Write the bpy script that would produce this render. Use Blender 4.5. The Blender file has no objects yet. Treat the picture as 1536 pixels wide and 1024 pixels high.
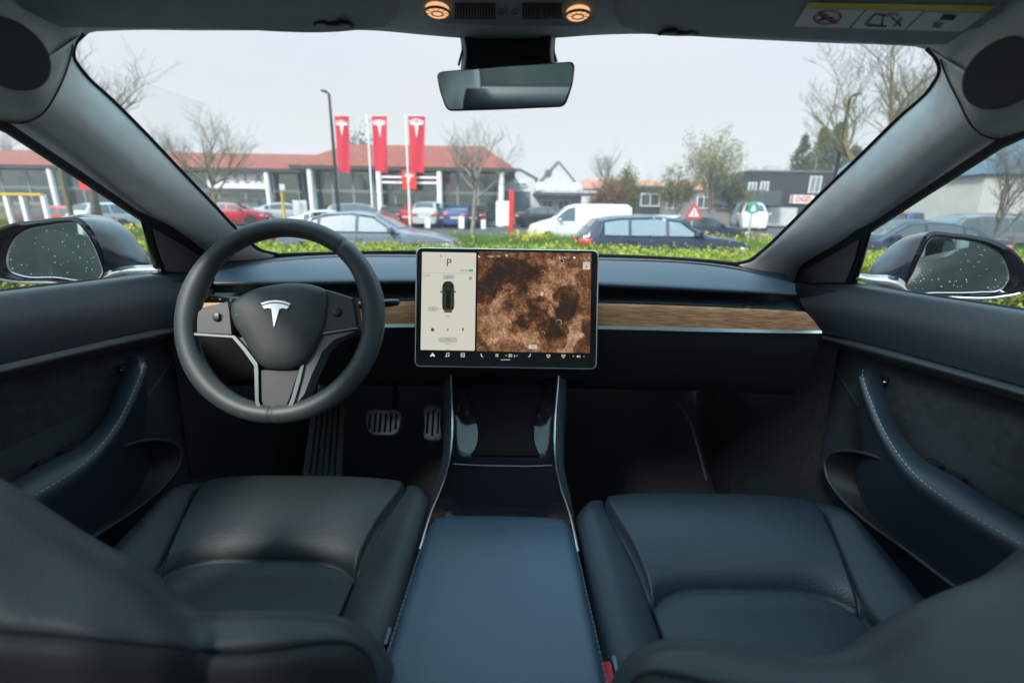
import bpy, bmesh, math, random
import numpy as np
from mathutils import Vector, Matrix, Euler
from mathutils.bvhtree import BVHTree
R = math.radians
V = Vector
sc = bpy.context.scene
C = sc.collection
random.seed(7)

# ------------------------------------------------------------------ camera, sky, sun, exposure
cam_d = bpy.data.cameras.new('camera')
cam = bpy.data.objects.new('camera', cam_d); C.objects.link(cam)
CAMP = V((0.015, 0.0, 1.10)); LENS = 16.4; PITCH = 15.5; ROLL = 0.9
CR = Matrix.Rotation(R(90 - PITCH), 3, 'X') @ Matrix.Rotation(R(ROLL), 3, 'Z')
cam.location = CAMP; cam.rotation_euler = CR.to_euler()
cam_d.lens = LENS; cam_d.sensor_width = 36; cam_d.clip_start = 0.02; cam_d.clip_end = 2000
cam_d.dof.use_dof = True; cam_d.dof.focus_distance = 0.95; cam_d.dof.aperture_fstop = 2.9
sc.camera = cam
SUN_EL, SUN_AZ = 42, 215          # azimuth measured clockwise from +Y
w = bpy.data.worlds.new('World'); sc.world = w; w.use_nodes = True
nt = w.node_tree; sky = nt.nodes.new('ShaderNodeTexSky'); sky.sky_type = 'NISHITA'
sky.sun_disc = False; sky.sun_elevation = R(SUN_EL); sky.sun_rotation = R(SUN_AZ)
sky.air_density = 1.0; sky.dust_density = 3.0; sky.ozone_density = 1.5
bg = nt.nodes['Background']; bg.inputs[1].default_value = 0.15
# thin high cloud veil over the physical sky: pale at the horizon, bright and bluer overhead
_tc = nt.nodes.new('ShaderNodeTexCoord'); _sx = nt.nodes.new('ShaderNodeSeparateXYZ'); nt.links.new(_tc.outputs['Generated'], _sx.inputs[0])
_rp = nt.nodes.new('ShaderNodeValToRGB'); _e = _rp.color_ramp.elements; _e[0].position = 0; _e[0].color = (.275, .262, .245, 1); _e[1].position = 1; _e[1].color = (.50, .85, .98, 1)
_q = _e.new(.20); _q.color = (.245, .238, .233, 1); _q = _e.new(.36); _q.color = (.26, .268, .285, 1); _q = _e.new(.6); _q.color = (.48, .70, .82, 1)
nt.links.new(_sx.outputs[2], _rp.inputs[0])
_no = nt.nodes.new('ShaderNodeTexNoise'); _no.inputs['Scale'].default_value = 2.2; _no.inputs['Detail'].default_value = 5; _mp = nt.nodes.new('ShaderNodeMapping'); _mp.inputs['Scale'].default_value = (1, 1, 3)
nt.links.new(_tc.outputs['Generated'], _mp.inputs[0]); nt.links.new(_mp.outputs[0], _no.inputs['Vector'])
_mr = nt.nodes.new('ShaderNodeMapRange'); _mr.inputs[1].default_value = .3; _mr.inputs[2].default_value = .7; _mr.inputs[3].default_value = .76; _mr.inputs[4].default_value = .96; nt.links.new(_no.outputs[0], _mr.inputs[0])
_ve = nt.nodes.new('ShaderNodeVectorMath'); _ve.operation = 'SCALE'; _ve.inputs['Scale'].default_value = 13.5; nt.links.new(_rp.outputs[0], _ve.inputs[0])
_mx = nt.nodes.new('ShaderNodeMix'); _mx.data_type = 'RGBA'; nt.links.new(_mr.outputs[0], _mx.inputs[0]); nt.links.new(sky.outputs[0], _mx.inputs[6]); nt.links.new(_ve.outputs[0], _mx.inputs[7])
nt.links.new(_mx.outputs[2], bg.inputs[0])
sd = bpy.data.lights.new('sun', 'SUN'); sd.energy = 3.0; sd.angle = R(9); sd.color = (1, .95, .87)
so = bpy.data.objects.new('sun', sd); C.objects.link(so)
sdir = V((math.sin(R(SUN_AZ)) * math.cos(R(SUN_EL)), math.cos(R(SUN_AZ)) * math.cos(R(SUN_EL)), math.sin(R(SUN_EL))))
so.rotation_euler = sdir.to_track_quat('Z', 'Y').to_euler(); so.location = (0, -20, 30)
sc.view_settings.view_transform = 'Standard'; sc.view_settings.look = 'None'
sc.view_settings.exposure = 0.75; sc.view_settings.gamma = 1.0

# ------------------------------------------------------------------ measuring: photo pixel -> real place
FPX = LENS / 36 * 1536
def ray(u, v): return CR @ V(((u - 768) / FPX, (512 - v) / FPX, -1.0))
def W(u, v, Y): d = ray(u, v); return CAMP + d * (Y / d.y)
def WX(u, v, X): d = ray(u, v); return CAMP + d * ((X - CAMP.x) / d.x)
def WZ(u, v, Z): d = ray(u, v); return CAMP + d * ((Z - CAMP.z) / d.z)
def WT(u, v, t): return CAMP + ray(u, v) * t
def WS(u, v):     # on the windscreen's curved surface
    d = ray(u, v); a, b, c = .80 + 1.42 * .275, 1.42 * d.z + d.y, .58 * d.x * d.x
    t = (-b + math.sqrt(b * b + 4 * c * a)) / (2 * c) if c > 1e-6 else a / b
    return CAMP + d * t
def WSide(u, v, s):  # on the side glass surface
    d = ray(u, v); t = (.735 - .41 * .13 - s * CAMP.x) / (s * d.x + .41 * d.z); return CAMP + d * t

# ------------------------------------------------------------------ materials
MATS = {}
def setplane(a, b):
    global VP0, VN
    VP0 = a.lerp(b, .5) + V((0, 0, -.012)); back = V((0, -.2, .022)); VN = (b - a).cross(back); VN = VN.normalized() if VN.z > 0 else -VN.normalized()
def mat(name, col, rough=.5, metal=0., spec=.5, noise=0., nscale=8., bump=0., bscale=300., sheen=0., coat=0., emit=None, es=0.):
    if name in MATS: return MATS[name]
    m = bpy.data.materials.new(name); m.use_nodes = True; n = m.node_tree.nodes; l = m.node_tree.links
    p = n['Principled BSDF']; p.inputs['Base Color'].default_value = (*col, 1)
    p.inputs['Roughness'].default_value = rough; p.inputs['Metallic'].default_value = metal
    p.inputs['Specular IOR Level'].default_value = spec; p.inputs['Coat Weight'].default_value = coat
    p.inputs['Coat Roughness'].default_value = .05
    if sheen: p.inputs['Sheen Weight'].default_value = sheen; p.inputs['Sheen Roughness'].default_value = .4
    if emit: p.inputs['Emission Color'].default_value = (*emit, 1); p.inputs['Emission Strength'].default_value = es
    tc = n.new('ShaderNodeTexCoord')
    if noise:
        t = n.new('ShaderNodeTexNoise'); t.inputs['Scale'].default_value = nscale; t.inputs['Detail'].default_value = 6
        l.new(tc.outputs['Object'], t.inputs['Vector'])
        mr = n.new('ShaderNodeMapRange'); mr.inputs[1].default_value = .3; mr.inputs[2].default_value = .7
        mr.inputs[3].default_value = 1 - noise; mr.inputs[4].default_value = 1 + noise; l.new(t.outputs[0], mr.inputs[0])
        hs = n.new('ShaderNodeVectorMath'); hs.operation = 'SCALE'; hs.inputs[0].default_value = col
        l.new(mr.outputs[0], hs.inputs['Scale']); l.new(hs.outputs[0], p.inputs['Base Color'])
        mr2 = n.new('ShaderNodeMapRange'); mr2.inputs[3].default_value = max(rough - noise * .15, .02); mr2.inputs[4].default_value = min(rough + noise * .15, 1)
        l.new(t.outputs[0], mr2.inputs[0])
        if rough > .12: l.new(mr2.outputs[0], p.inputs['Roughness'])
    if bump:
        b = n.new('ShaderNodeTexNoise'); b.inputs['Scale'].default_value = bscale; b.inputs['Detail'].default_value = 3
        l.new(tc.outputs['Object'], b.inputs['Vector'])
        bp = n.new('ShaderNodeBump'); bp.inputs['Strength'].default_value = bump; bp.inputs['Distance'].default_value = .6 / bscale
        l.new(b.outputs[0], bp.inputs['Height']); l.new(bp.outputs[0], p.inputs['Normal'])
    MATS[name] = m; return m
def glass(name, tint, gl=.06, grough=0., fr=.5):
    m = bpy.data.materials.new(name); m.use_nodes = True; n = m.node_tree.nodes; l = m.node_tree.links; n.clear()
    o = n.new('ShaderNodeOutputMaterial'); t = n.new('ShaderNodeBsdfTransparent'); t.inputs[0].default_value = (*tint, 1)
    g = n.new('ShaderNodeBsdfGlossy'); g.inputs['Roughness'].default_value = grough
    mx = n.new('ShaderNodeMixShader')
    f = n.new('ShaderNodeLayerWeight'); f.inputs[0].default_value = .15
    mm = n.new('ShaderNodeMath'); mm.operation = 'MULTIPLY_ADD'; mm.inputs[1].default_value = fr; mm.inputs[2].default_value = gl
    l.new(f.outputs['Fresnel'], mm.inputs[0]); l.new(mm.outputs[0], mx.inputs[0])
    l.new(t.outputs[0], mx.inputs[1]); l.new(g.outputs[0], mx.inputs[2]); l.new(mx.outputs[0], o.inputs[0]); return m

# ------------------------------------------------------------------ mesh tools
def cr(pts, n, closed=False):
    """Catmull-Rom through pts, n samples"""
    pts = [V(p) for p in pts]; m = len(pts)
    if m == 1: return [pts[0].copy() for _ in range(n)]
    seg = m if closed else m - 1; out = []
    # chord length parametrisation
    L = [0]
    for i in range(seg): L.append(L[-1] + max((pts[(i + 1) % m] - pts[i]).length, 1e-6))
    for k in range(n):
        s = L[-1] * (k / n if closed else k / (n - 1)); i = 0
        while i < seg - 1 and L[i + 1] < s: i += 1
        t = (s - L[i]) / (L[i + 1] - L[i]); t = min(max(t, 0), 1)
        g = (lambda j: pts[j % m]) if closed else (lambda j: pts[min(max(j, 0), m - 1)])
        p0, p1, p2, p3 = g(i - 1), g(i), g(i + 1), g(i + 2)
        a = L[i + 1] - L[i]
        def tan(pa, pb, pc, la, lb): return (pc - pb) / lb * (la / (la + lb)) + (pb - pa) / la * (lb / (la + lb)) if la > 0 and lb > 0 else (pc - pb) / lb
        la = max((p1 - p0).length, 0); lc = max((p3 - p2).length, 0)
        m1 = tan(p0, p1, p2, la, a) if la > 1e-6 else (p2 - p1) / a
        m2 = ((p3 - p2) / lc * (a / (a + lc)) + (p2 - p1) / a * (lc / (a + lc))) if lc > 1e-6 else (p2 - p1) / a
        t2, t3 = t * t, t * t * t
        out.append(p1 * (2 * t3 - 3 * t2 + 1) + m1 * (a * (t3 - 2 * t2 + t)) + p2 * (-2 * t3 + 3 * t2) + m2 * (a * (t3 - t2)))
    return out
def rowfit(pts, n=41, deg=5):
    a = np.array(pts, float); x = (a[:, 0] - 768) / 460; c = np.polyfit(x, a[:, 1], min(deg, len(a) - 2)); u = np.linspace(x[0], x[-1], n); return [(float(p * 460 + 768), float(q)) for p, q in zip(u, np.polyval(c, u))]
def roundpoly(pts, r, n=6):
    out = []; m = len(pts)
    for i in range(m):
        p0, p, p1 = V(pts[i - 1]), V(pts[i]), V(pts[(i + 1) % m]); a = p + (p0 - p).normalized() * r; b = p + (p1 - p).normalized() * r
        for k in range(n + 1): t = k / n; q = a * (1 - t) ** 2 + p * 2 * t * (1 - t) + b * t * t; out.append((q.x, q.y))
    return out
class MB:
    def __init__(s): s.v = []; s.f = []
    def add(s, vs, fs):
        b = len(s.v); s.v += [tuple(p) for p in vs]; s.f += [tuple(i + b for i in f) for f in fs]; return s
    def grid(s, rows, wrapu=False, wrapv=False):
        n = len(rows[0]); m = len(rows); fs = []
        for j in range(m if wrapv else m - 1):
            for i in range(n if wrapu else n - 1):
                fs.append((j * n + i, j * n + (i + 1) % n, ((j + 1) % m) * n + (i + 1) % n, ((j + 1) % m) * n + i))
        return s.add([p for r in rows for p in r], fs)
    def loft(s, rows, nu=24, nv=None, wrapu=False):
        rs = [cr(r, nu, wrapu) for r in rows]
        if nv:
            cols = [cr([r[i] for r in rs], nv) for i in range(nu)]
            rs = [[c[j] for c in cols] for j in range(nv)]
        return s.grid(rs, wrapu)
    def box(s, c, d, rot=None):
        c = V(c); h = V(d) / 2
        vs = [V((x * h.x, y * h.y, z * h.z)) for x in (-1, 1) for y in (-1, 1) for z in (-1, 1)]
        if rot: vs = [rot @ p for p in vs]
        return s.add([c + p for p in vs], [(0, 1, 3, 2), (4, 6, 7, 5), (0, 4, 5, 1), (2, 3, 7, 6), (0, 2, 6, 4), (1, 5, 7, 3)])
    def tube(s, pts, r, n=8, cap=True, flat=1.0):
        pts = [V(p) for p in pts]; m = len(pts); rr = r if isinstance(r, (list, tuple)) else [r] * m
        t0 = (pts[1] - pts[0]).normalized(); a = V((0, 0, 1)) if abs(t0.z) < .9 else V((1, 0, 0)); nrm = t0.cross(a).normalized()
        rows = []
        for i, p in enumerate(pts):
            t = (pts[min(i + 1, m - 1)] - pts[max(i - 1, 0)])
            if t.length < 1e-9: t = t0
            t.normalize(); nrm = (nrm - t * nrm.dot(t))
            nrm = nrm.normalized() if nrm.length > 1e-6 else t.orthogonal().normalized()
            b = t.cross(nrm)
            rows.append([p + (nrm * math.cos(k * 2 * math.pi / n) + b * (flat * math.sin(k * 2 * math.pi / n))) * rr[i] for k in range(n)])
        base = len(s.v); s.grid(rows, True)
        if cap: s.f.append(tuple(range(base, base + n))[::-1]); s.f.append(tuple(range(base + (m - 1) * n, base + m * n)))
        return s
    def prism(s, poly, M, d0, d1, inset=0.):
        """2-D outline at depths d0..d1 of frame M (4x4); inset shrinks the d1 face (a bevelled top)"""
        n = len(poly); cx = sum(p[0] for p in poly) / n; cy = sum(p[1] for p in poly) / n
        def sh(p, k): return ((p[0] - cx) * k + cx, (p[1] - cy) * k + cy)
        ext = max(max(abs(p[0] - cx) for p in poly), 1e-6); k = 1 - inset / ext
        lay = [(poly, d0), (poly, d1 - (d1 - d0) * .35 if inset else d1)]
        if inset: lay.append(([sh(p, 1 - inset / ext * .3) for p in poly], d1 - (d1 - d0) * .1)); lay.append(([sh(p, k) for p in poly], d1))
        base = len(s.v)
        rows = [[M @ V((p[0], p[1], d)) for p in pl] for pl, d in lay]
        s.grid(rows, True); s.f.append(tuple(range(base, base + n))[::-1]); s.f.append(tuple(range(base + (len(lay) - 1) * n, base + len(lay) * n)))
        return s
    def disc(s, c, nrm, r, h=0., n=24, ry=None):
        q = V(nrm).to_track_quat('Z', 'Y').to_matrix().to_4x4(); q.translation = V(c)
        poly = [(r * math.cos(k * 2 * math.pi / n), (ry or r) * math.sin(k * 2 * math.pi / n)) for k in range(n)]
        return s.prism(poly, q, 0, h or .0008)
    def poly(s, pts): return s.add(pts, [tuple(range(len(pts)))])
    def text(s, txt, M, size, depth=0.0, align='CENTER', spacing=1.0, bold=0.):
        cu = bpy.data.curves.new('t', 'FONT'); cu.body = txt; cu.size = size; cu.align_x = align; cu.align_y = 'CENTER'
        cu.space_character = spacing; cu.extrude = depth; cu.offset = bold; cu.resolution_u = 3
        o = bpy.data.objects.new('t', cu); C.objects.link(o)
        dg = bpy.context.evaluated_depsgraph_get(); me = bpy.data.meshes.new_from_object(o.evaluated_get(dg))
        s.add([M @ v.co for v in me.vertices], [tuple(p.vertices) for p in me.polygons])
        bpy.data.objects.remove(o); bpy.data.curves.remove(cu); bpy.data.meshes.remove(me); return s
def pieces(name, mb, m, parent=None, **k):   # one object per separate piece
    par = list(range(len(mb.v)))
    def find(i):
        while par[i] != i: par[i] = par[par[i]]; i = par[i]
        return i
    for f in mb.f:
        for i in f[1:]: par[find(i)] = find(f[0])
    g = {}
    for f in mb.f: g.setdefault(find(f[0]), []).append(f)
    o = None
    for fs in g.values():
        ids = sorted({i for f in fs for i in f}); mp = {i: j for j, i in enumerate(ids)}; q = MB(); q.add([mb.v[i] for i in ids], [tuple(mp[i] for i in f) for f in fs]); o = obj(name, q, m, parent, **k)
    return o
def obj(name, mb, m, parent=None, sharp=38, solid=0., label=None, flip=False, uvs=None):
    me = bpy.data.meshes.new(name); me.from_pydata(mb.v, [], mb.f); me.materials.append(m)
    bm = bmesh.new(); bm.from_mesh(me); bmesh.ops.remove_doubles(bm, verts=bm.verts, dist=1e-6)
    bmesh.ops.recalc_face_normals(bm, faces=bm.faces)
    a = R(sharp)
    for f in bm.faces: f.smooth = True
    for e in bm.edges:
        e.smooth = not (len(e.link_faces) == 2 and e.calc_face_angle(0) > a)
    bm.to_mesh(me); bm.free()
    o = bpy.data.objects.new(name, me); C.objects.link(o)
    if parent:
        o.parent = parent
        M = Matrix.Identity(4); p = parent
        while p: M = Matrix.LocRotScale(p.location, p.rotation_euler, p.scale) @ M; p = p.parent
        me.transform(M.inverted())
    if solid: md = o.modifiers.new('thick', 'SOLIDIFY'); md.thickness = solid; md.offset = 0
    if label: o['label'] = label
    return o
def fast(name, verts, faces, m, parent=None):     # numpy quads / tris
    me = bpy.data.meshes.new(name); nv = len(verts); nf, k = faces.shape
    me.vertices.add(nv); me.vertices.foreach_set('co', np.asarray(verts, dtype=np.float32).ravel())
    me.loops.add(nf * k); me.loops.foreach_set('vertex_index', faces.astype(np.int32).ravel())
    me.polygons.add(nf); me.polygons.foreach_set('loop_start', np.arange(nf, dtype=np.int32) * k)
    me.update(calc_edges=True); me.materials.append(m)
    o = bpy.data.objects.new(name, me); C.objects.link(o)
    if parent:
        o.parent = parent; M = Matrix.LocRotScale(parent.location, parent.rotation_euler, parent.scale); me.transform(M.inverted())
    return o
def thing(name, label, cat, loc=(0, 0, 0), rz=0, group=None):
    o = bpy.data.objects.new(name, None); o.empty_display_size = .2; C.objects.link(o)
    o.location = loc; o.rotation_euler = (0, 0, rz); return tag(o, label, cat, group)
def tag(o, label, cat, group=None):
    o['label'] = label; o['category'] = cat
    if group: o['group'] = group
    return o
def node(name, parent, label=None):
    o = bpy.data.objects.new(name, None); C.objects.link(o); o.parent = parent; o.empty_display_size = .05
    if label: o['label'] = label
    return o
def struct(name, mb, m, sharp=38): o = obj(name, mb, m, sharp=sharp); o['kind'] = 'structure'; return o
def copy_tree(o, parent=None, cols=None):
    c = o.copy(); C.objects.link(c); c.parent = parent
    if cols and c.type == 'MESH':
        for a, b in cols.items():
            if c.material_slots[0].material == a: c.material_slots[0].link = 'OBJECT'; c.material_slots[0].material = b
    for ch in list(o.children): copy_tree(ch, c, cols)
    return c
def hit(o, u, v):
    bm = bmesh.new(); bm.from_mesh(o.data); t = BVHTree.FromBMesh(bm); bm.free()
    M = o.matrix_world if not o.parent else Matrix.Identity(4)
    r = ray(u, v).normalized(); p, n, i, d = t.ray_cast(CAMP, r)
    if p is None: return None, None
    return p, (n if n.dot(r) < 0 else -n)
def frame(o, nrm, up=V((0, 0, 1))):
    z = V(nrm).normalized(); x = V(up).cross(z).normalized(); y = z.cross(x)
    M = Matrix((x, y, z)).transposed().to_4x4(); M.translation = V(o); return M
def rrect(w, h, r, n=5, cx=0, cy=0):
    out = []
    for (sx, sy, a0) in ((1, 1, 0), (-1, 1, 90), (-1, -1, 180), (1, -1, 270)):
        for k in range(n + 1):
            a = R(a0 + 90 * k / n); out.append((cx + sx * (w / 2 - r) + r * math.cos(a), cy + sy * (h / 2 - r) + r * math.sin(a)))
    return out
def smooth2(poly, n=60): return [(p.x, p.y) for p in cr([V((a, b, 0)) for a, b in poly], n, True)]
EMB_T = [(-67, 54), (-35, 64), (0, 68), (35, 64), (67, 54), (58, 40), (36, 44), (20, 40), (-1, -56), (-20, 38), (-36, 44), (-58, 40)]
EMB_A = [(-70, 60), (-36, 70), (0, 74), (36, 70), (70, 60), (74, 67), (40, 79), (0, 84), (-40, 79), (-74, 67)]

# ================================================================== THE CAR WE SIT IN
leather = mat('black_leather', (.008, .016, .026), .5, spec=.5, bump=.55, bscale=420, noise=.12, nscale=5)
leather2 = mat('grey_black_leather', (.015, .022, .025), .52, spec=.48, bump=.55, bscale=420, noise=.12, nscale=6)
softpl = mat('soft_black_plastic', (.022, .028, .032), .5, spec=.6, bump=.5, bscale=500, noise=.1, nscale=7)
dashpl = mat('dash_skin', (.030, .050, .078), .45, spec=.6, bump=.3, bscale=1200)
darkpl = mat('black_plastic', (.008, .009, .010), .55, spec=.4, bump=.2, bscale=800)
suede = mat('charcoal_suede', (.020, .025, .028), .9, spec=.2, noise=.35, nscale=60, sheen=.3)
carpet = mat('black_carpet', (.030, .031, .030), .95, spec=.1, noise=.4, nscale=200, bump=.6, bscale=500)
grayfab = mat('grey_pillar_fabric', (.80, .83, .82), .85, spec=.25, bump=.5, bscale=1100, noise=.06, nscale=40)
headfab = mat('grey_headliner', (.58, .61, .59), .9, spec=.2, bump=.5, bscale=900, noise=.08, nscale=30)
visfab = mat('visor_fabric', (.38, .41, .40), .85, spec=.2, bump=.5, bscale=1000, noise=.08, nscale=30)
gloss = mat('gloss_black', (.006, .007, .009), .06, spec=.42, noise=.1)
chrome = mat('satin_chrome', (.62, .64, .66), .25, metal=1.)
bright = mat('polished_chrome', (.8, .82, .83), .08, metal=1.)
mirrorm = mat('mirror_silver', (.72, .76, .74), .015, metal=1.)
rubber = mat('black_rubber', (.012, .012, .013), .6)
steel = mat('brushed_steel', (.72, .74, .66), .42, metal=.6, noise=.15, nscale=40)
thread = mat('grey_thread', (.36, .41, .44), .8)
paintblue = mat('dark_blue_paint', (.010, .016, .026), .15, coat=1., spec=.6)
wglass = glass('clear_glass', (.97, .98, .98), .0, 0, .03)
sglass = glass('side_glass', (.95, .97, .96), .0, 0, .15)
rglass = glass('roof_glass', (.38, .47, .54), .04)
rearm = mat('rear_trim', (.05, .055, .06), .8)

car = thing('car', 'dark car parked before the hedge, its black leather and wood trimmed cabin fills the photo', 'car', (0, 0, 0))

# ---- windscreen
WSO = [(112, 62), (125, 50), (160, 47), (300, 46), (450, 46), (560, 46), (640, 53), (690, 57), (768, 58), (832, 57), (890, 53), (960, 51), (1100, 58), (1250, 65), (1350, 69), (1390, 73), (1405, 85)]
AL_in = [(124, 50), (112, 62), (108, 85), (125, 112), (165, 150), (215, 200), (270, 258), (320, 310), (360, 352), (392, 378), (413, 383)]
AR_in = [(1392, 72), (1405, 85), (1412, 105), (1400, 130), (1350, 178), (1290, 237), (1230, 295), (1180, 345), (1145, 378), (1122, 394), (1108, 397)]
BASE = [(413, 383), (500, 381), (622, 379), (768, 381), (900, 384), (1000, 388), (1060, 392), (1108, 397)]
def wsurf(x, z): return V((x, .80 + 1.42 * (1.375 - z) - .58 * x * x, z))
mb = MB(); rows = []
for j in range(15):
    z = .93 + (1.40 - .93) * j / 14; hw = .70 - (z - .93) * .26
    rows.append([wsurf(-hw + 2 * hw * i / 20, z) + V((0, .006, 0)) for i in range(21)])
mb.grid(rows); ws = obj('windscreen', mb, wglass, car)
def band(pxs, wdt, off, M=wsurf, n=60, toward=V((768, 230, 0))):
    a = []; b = []
    pp = cr([V((p[0], p[1], 0)) for p in pxs], n)
    for i, p in enumerate(pp):
        t = pp[min(i + 1, n - 1)] - pp[max(i - 1, 0)]; nn = V((-t.y, t.x, 0)).normalized()
        if nn.dot(toward - p) < 0: nn = -nn
        q = p + nn * wdt; p2 = p - nn * 8
        a.append(WS(p2.x, p2.y) + V((0, off, 0))); b.append(WS(q.x, q.y) + V((0, off, 0)))
    return [a, b]
mb = MB(); mb.grid(band(AL_in, 4, .002)); mb.grid(band(AR_in, 4, .002)); mb.grid(band(BASE, 3, .001)); obj('black_border', mb, rubber, ws, solid=.002)

# ---- A pillars with their upper corner trim
AL_out = [(-60, 150), (0, 183), (39, 201), (117, 252), (176, 297), (219, 326), (262, 352), (292, 372), (314, 392), (322, 412), (326, 432)]
AR_out = [(1590, 168), (1536, 198), (1498, 215), (1381, 292), (1302, 347), (1264, 371), (1225, 390), (1205, 404), (1199, 418), (1197, 436), (1195, 446)]
SEAM = {-1: [(124, 44), (111, 62), (106, 84), (100, 105), (84, 141), (62, 172), (35, 184), (-2, 182)], 1: [(1392, 66), (1410, 88), (1417, 108), (1437, 150), (1466, 197), (1494, 209), (1512, 206), (1538, 197)]}
pillars = {}
for s, ain, aout in ((-1, AL_in, AL_out), (1, AR_in, AR_out)):
    inn = cr([WS(*p) for p in ain], 40)
    out = cr([WSide(p[0], p[1], s) for p in aout], 40)
    rows = []
    for f, bl in ((-.06, -.03), (0, 0), (.03, .004), (.12, .013), (.3, .027), (.48, .036), (.62, .036), (.75, .024), (.88, .000), (.95, -.012), (1, -.006), (1.02, .0), (1.03, .03)):
        r = []
        for i in range(40):
            a, b = inn[i], out[i]; p = a.lerp(b, min(f, 1.05) if f >= 0 else 0)
            tocam = (V((0, .2, 1.1)) - p).normalized()
            if f < 0: p = a - tocam * .03
            elif f > 1.025: p = b - tocam * .03
            else: p = p + tocam * (bl * (1.0 if bl > 0 else .75))
            r.append(p)
        rows.append(r)
    mb = MB(); mb.loft(rows, 60, 48)
    pl = obj('windscreen_pillar', mb, grayfab, car, sharp=80); pillars[s] = pl
    # upper trim cap, lies over the pillar head and runs back as the roof rail
    seam = cr([V((x, y, 0)) for x, y in SEAM[s]], 16)
    srow = []
    for p in seam:
        h, n = hit(pl, p.x, p.y)
        if h is None or p.y < 80: h = WS(p.x, p.y)
        srow.append(h - ray(p.x, p.y) * .012)
    # tail rows, running back over the door glass
    def rail(y, k): # k 0..15 from header side to glass side
        f = k / 15; zt = 1.385; zb = 1.215 + max(0, min(1, (.65 - y) / .5)) * .075
        xb = (.735 - .41 * (zb - .97)) * s; xt = .52 * s
        return V((xt + (xb - xt) * f ** .8, y, zt + (zb - zt) * f ** 1.7)) + V((-s * .02, 0, -.0)) * math.sin(math.pi * f)
    rows = [[p + ray(q.x, q.y) * .03 for p, q in zip(srow, seam)], srow]
    mid = [srow[k].lerp(rail(.48, k), .35) + V((-s * .012, -.015, 0.004)) * math.sin(math.pi * min(1, (k + 2) / 17)) for k in range(16)]
    rows += [mid, [rail(.46, k) for k in range(16)], [rail(.25, k) for k in range(16)], [rail(-.2, k) for k in range(16)], [rail(-.9, k) for k in range(16)]]
    mb = MB(); mb.loft(rows, 24, 50); rl = obj('roof_rail_trim', mb, headfab, car, sharp=80)
    mb = MB(); mb.tube(cr(srow[2:], 40), .0011, 6); obj('trim_seam', mb, rubber, rl)
    du, dv = (20, 84) if s < 0 else (1499, 113)
    h, n = hit(rl, du, dv)
    if h is None: h = WT(du, dv, .58); n = -ray(du, dv)
    nn = (n.normalized() * .6 - ray(du, dv).normalized() * .4).normalized()
    mb = MB(); q = frame(h - ray(du, dv).normalized() * .010, nn)
    mb.prism([(x, y) for x, y in smooth2([(.035 * math.cos(a * math.pi / 8), .037 * math.sin(a * math.pi / 8)) for a in range(16)], 48)], q, -.02, .003, inset=.004)
    obj('speaker_grille', mb, mat('speaker_cloth', (.10, .105, .105), .9, spec=.2, bump=.8, bscale=1500), rl)

# ---- headliner, header, glass roof
top = []
hp = [WS(*p) for p in WSO]; hp = cr(hp, 60)
rows = [[p + V((0, .02, .012)) for p in hp], hp, [p + V((0, -.012, -.003 + .004)) for p in hp]]
rows.append([V((p.x * 1.0, p.y - .10, p.z + .010)) for p in hp])
rows.append([V((p.x * 1.04, .50 - .1 * p.x * p.x, 1.392 - .10 * p.x * p.x)) for p in hp]); rows.append([V((p.x * 1.04, .30, 1.396 - .06 * p.x * p.x)) for p in hp]); rows.append([V((p.x * .95, .29, 1.43)) for p in hp])
mb = MB(); mb.loft(rows, 80, 30); hl = obj('headliner', mb, headfab, car, sharp=70)
mb = MB(); mb.loft([[V((x, y, 1.43 + .015 * (1 - (x / .5) ** 2))) for x in (-.56, -.25, 0, .25, .56)] for y in (.31, -.3, -1.0)], 20, 12); obj('glass_roof', mb, rglass, car)
mb = MB(); mb.box((0, -.34, 1.40), (1.06, .10, .05)); obj('roof_crossbar', mb, headfab, car)
mb = MB(); mb.loft([[V((x, y, z - .05 * x * x)) for x in (-.58, -.3, 0, .3, .58)] for y, z in ((-.38, 1.415), (-.8, 1.40), (-1.15, 1.37), (-1.3, 1.33))], 16, 12); obj('rear_headliner', mb, headfab, car, solid=.01)
mb = MB(); mb.loft([[V((x, y, z)) for x in (-.56, 0, .56)] for y, z in ((-1.3, 1.34), (-1.95, 1.02))], 10, 4); obj('rear_window', mb, sglass, car)
for s in (-1, 1):
    mb = MB(); mb.loft([[V((s * .62, -.95, 1.30)), V((s * .70, -1.0, 1.0)), V((s * .72, -1.0, .6))], [V((s * .58, -1.3, 1.33)), V((s * .66, -1.6, 1.05)), V((s * .70, -1.5, .6))], [V((s * .55, -1.45, 1.28)), V((s * .62, -1.95, 1.0)), V((s * .66, -1.9, .6))]], 10, 8); obj('rear_pillar', mb, headfab, car, solid=.02)
    mb = MB(); mb.loft([[V((s * .64, y, 1.24)), V((s * .70, y, 1.0)), V((s * .72, y, .6)), V((s * .74, y, .2))] for y in (-.02, -.08, -.16)], 16, 6); obj('door_pillar', mb, headfab, car, solid=.03)
    mb = MB(); mb.loft([[V((s * .775, y, .950)), V((s * .83, y, .915)), V((s * .875, y, .80)), V((s * .87, y, .62)), V((s * .885, y, .45)), V((s * .84, y, .25))] for y in (1.25, .7, .1, -.6, -1.4, -2.1)], 24, 20); mb.loft([[V((s * .745, y, .958)) for y in (1.1, 0, -1.4)], [V((s * .775, y, .950)) for y in (1.1, 0, -1.4)]], 6); obj('outer_flank', mb, paintblue, car, sharp=80)
mb = MB(); mb.loft([[V((x, y, z)) for x in (-.6, -.3, 0, .3, .6)] for y, z in ((-.75, .45), (-1.2, .55), (-1.28, .6), (-1.42, 1.0), (-1.5, 1.04), (-1.6, .98), (-1.95, 1.0))], 20, 30); obj('rear_bench', mb, leather, car, sharp=80)
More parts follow.
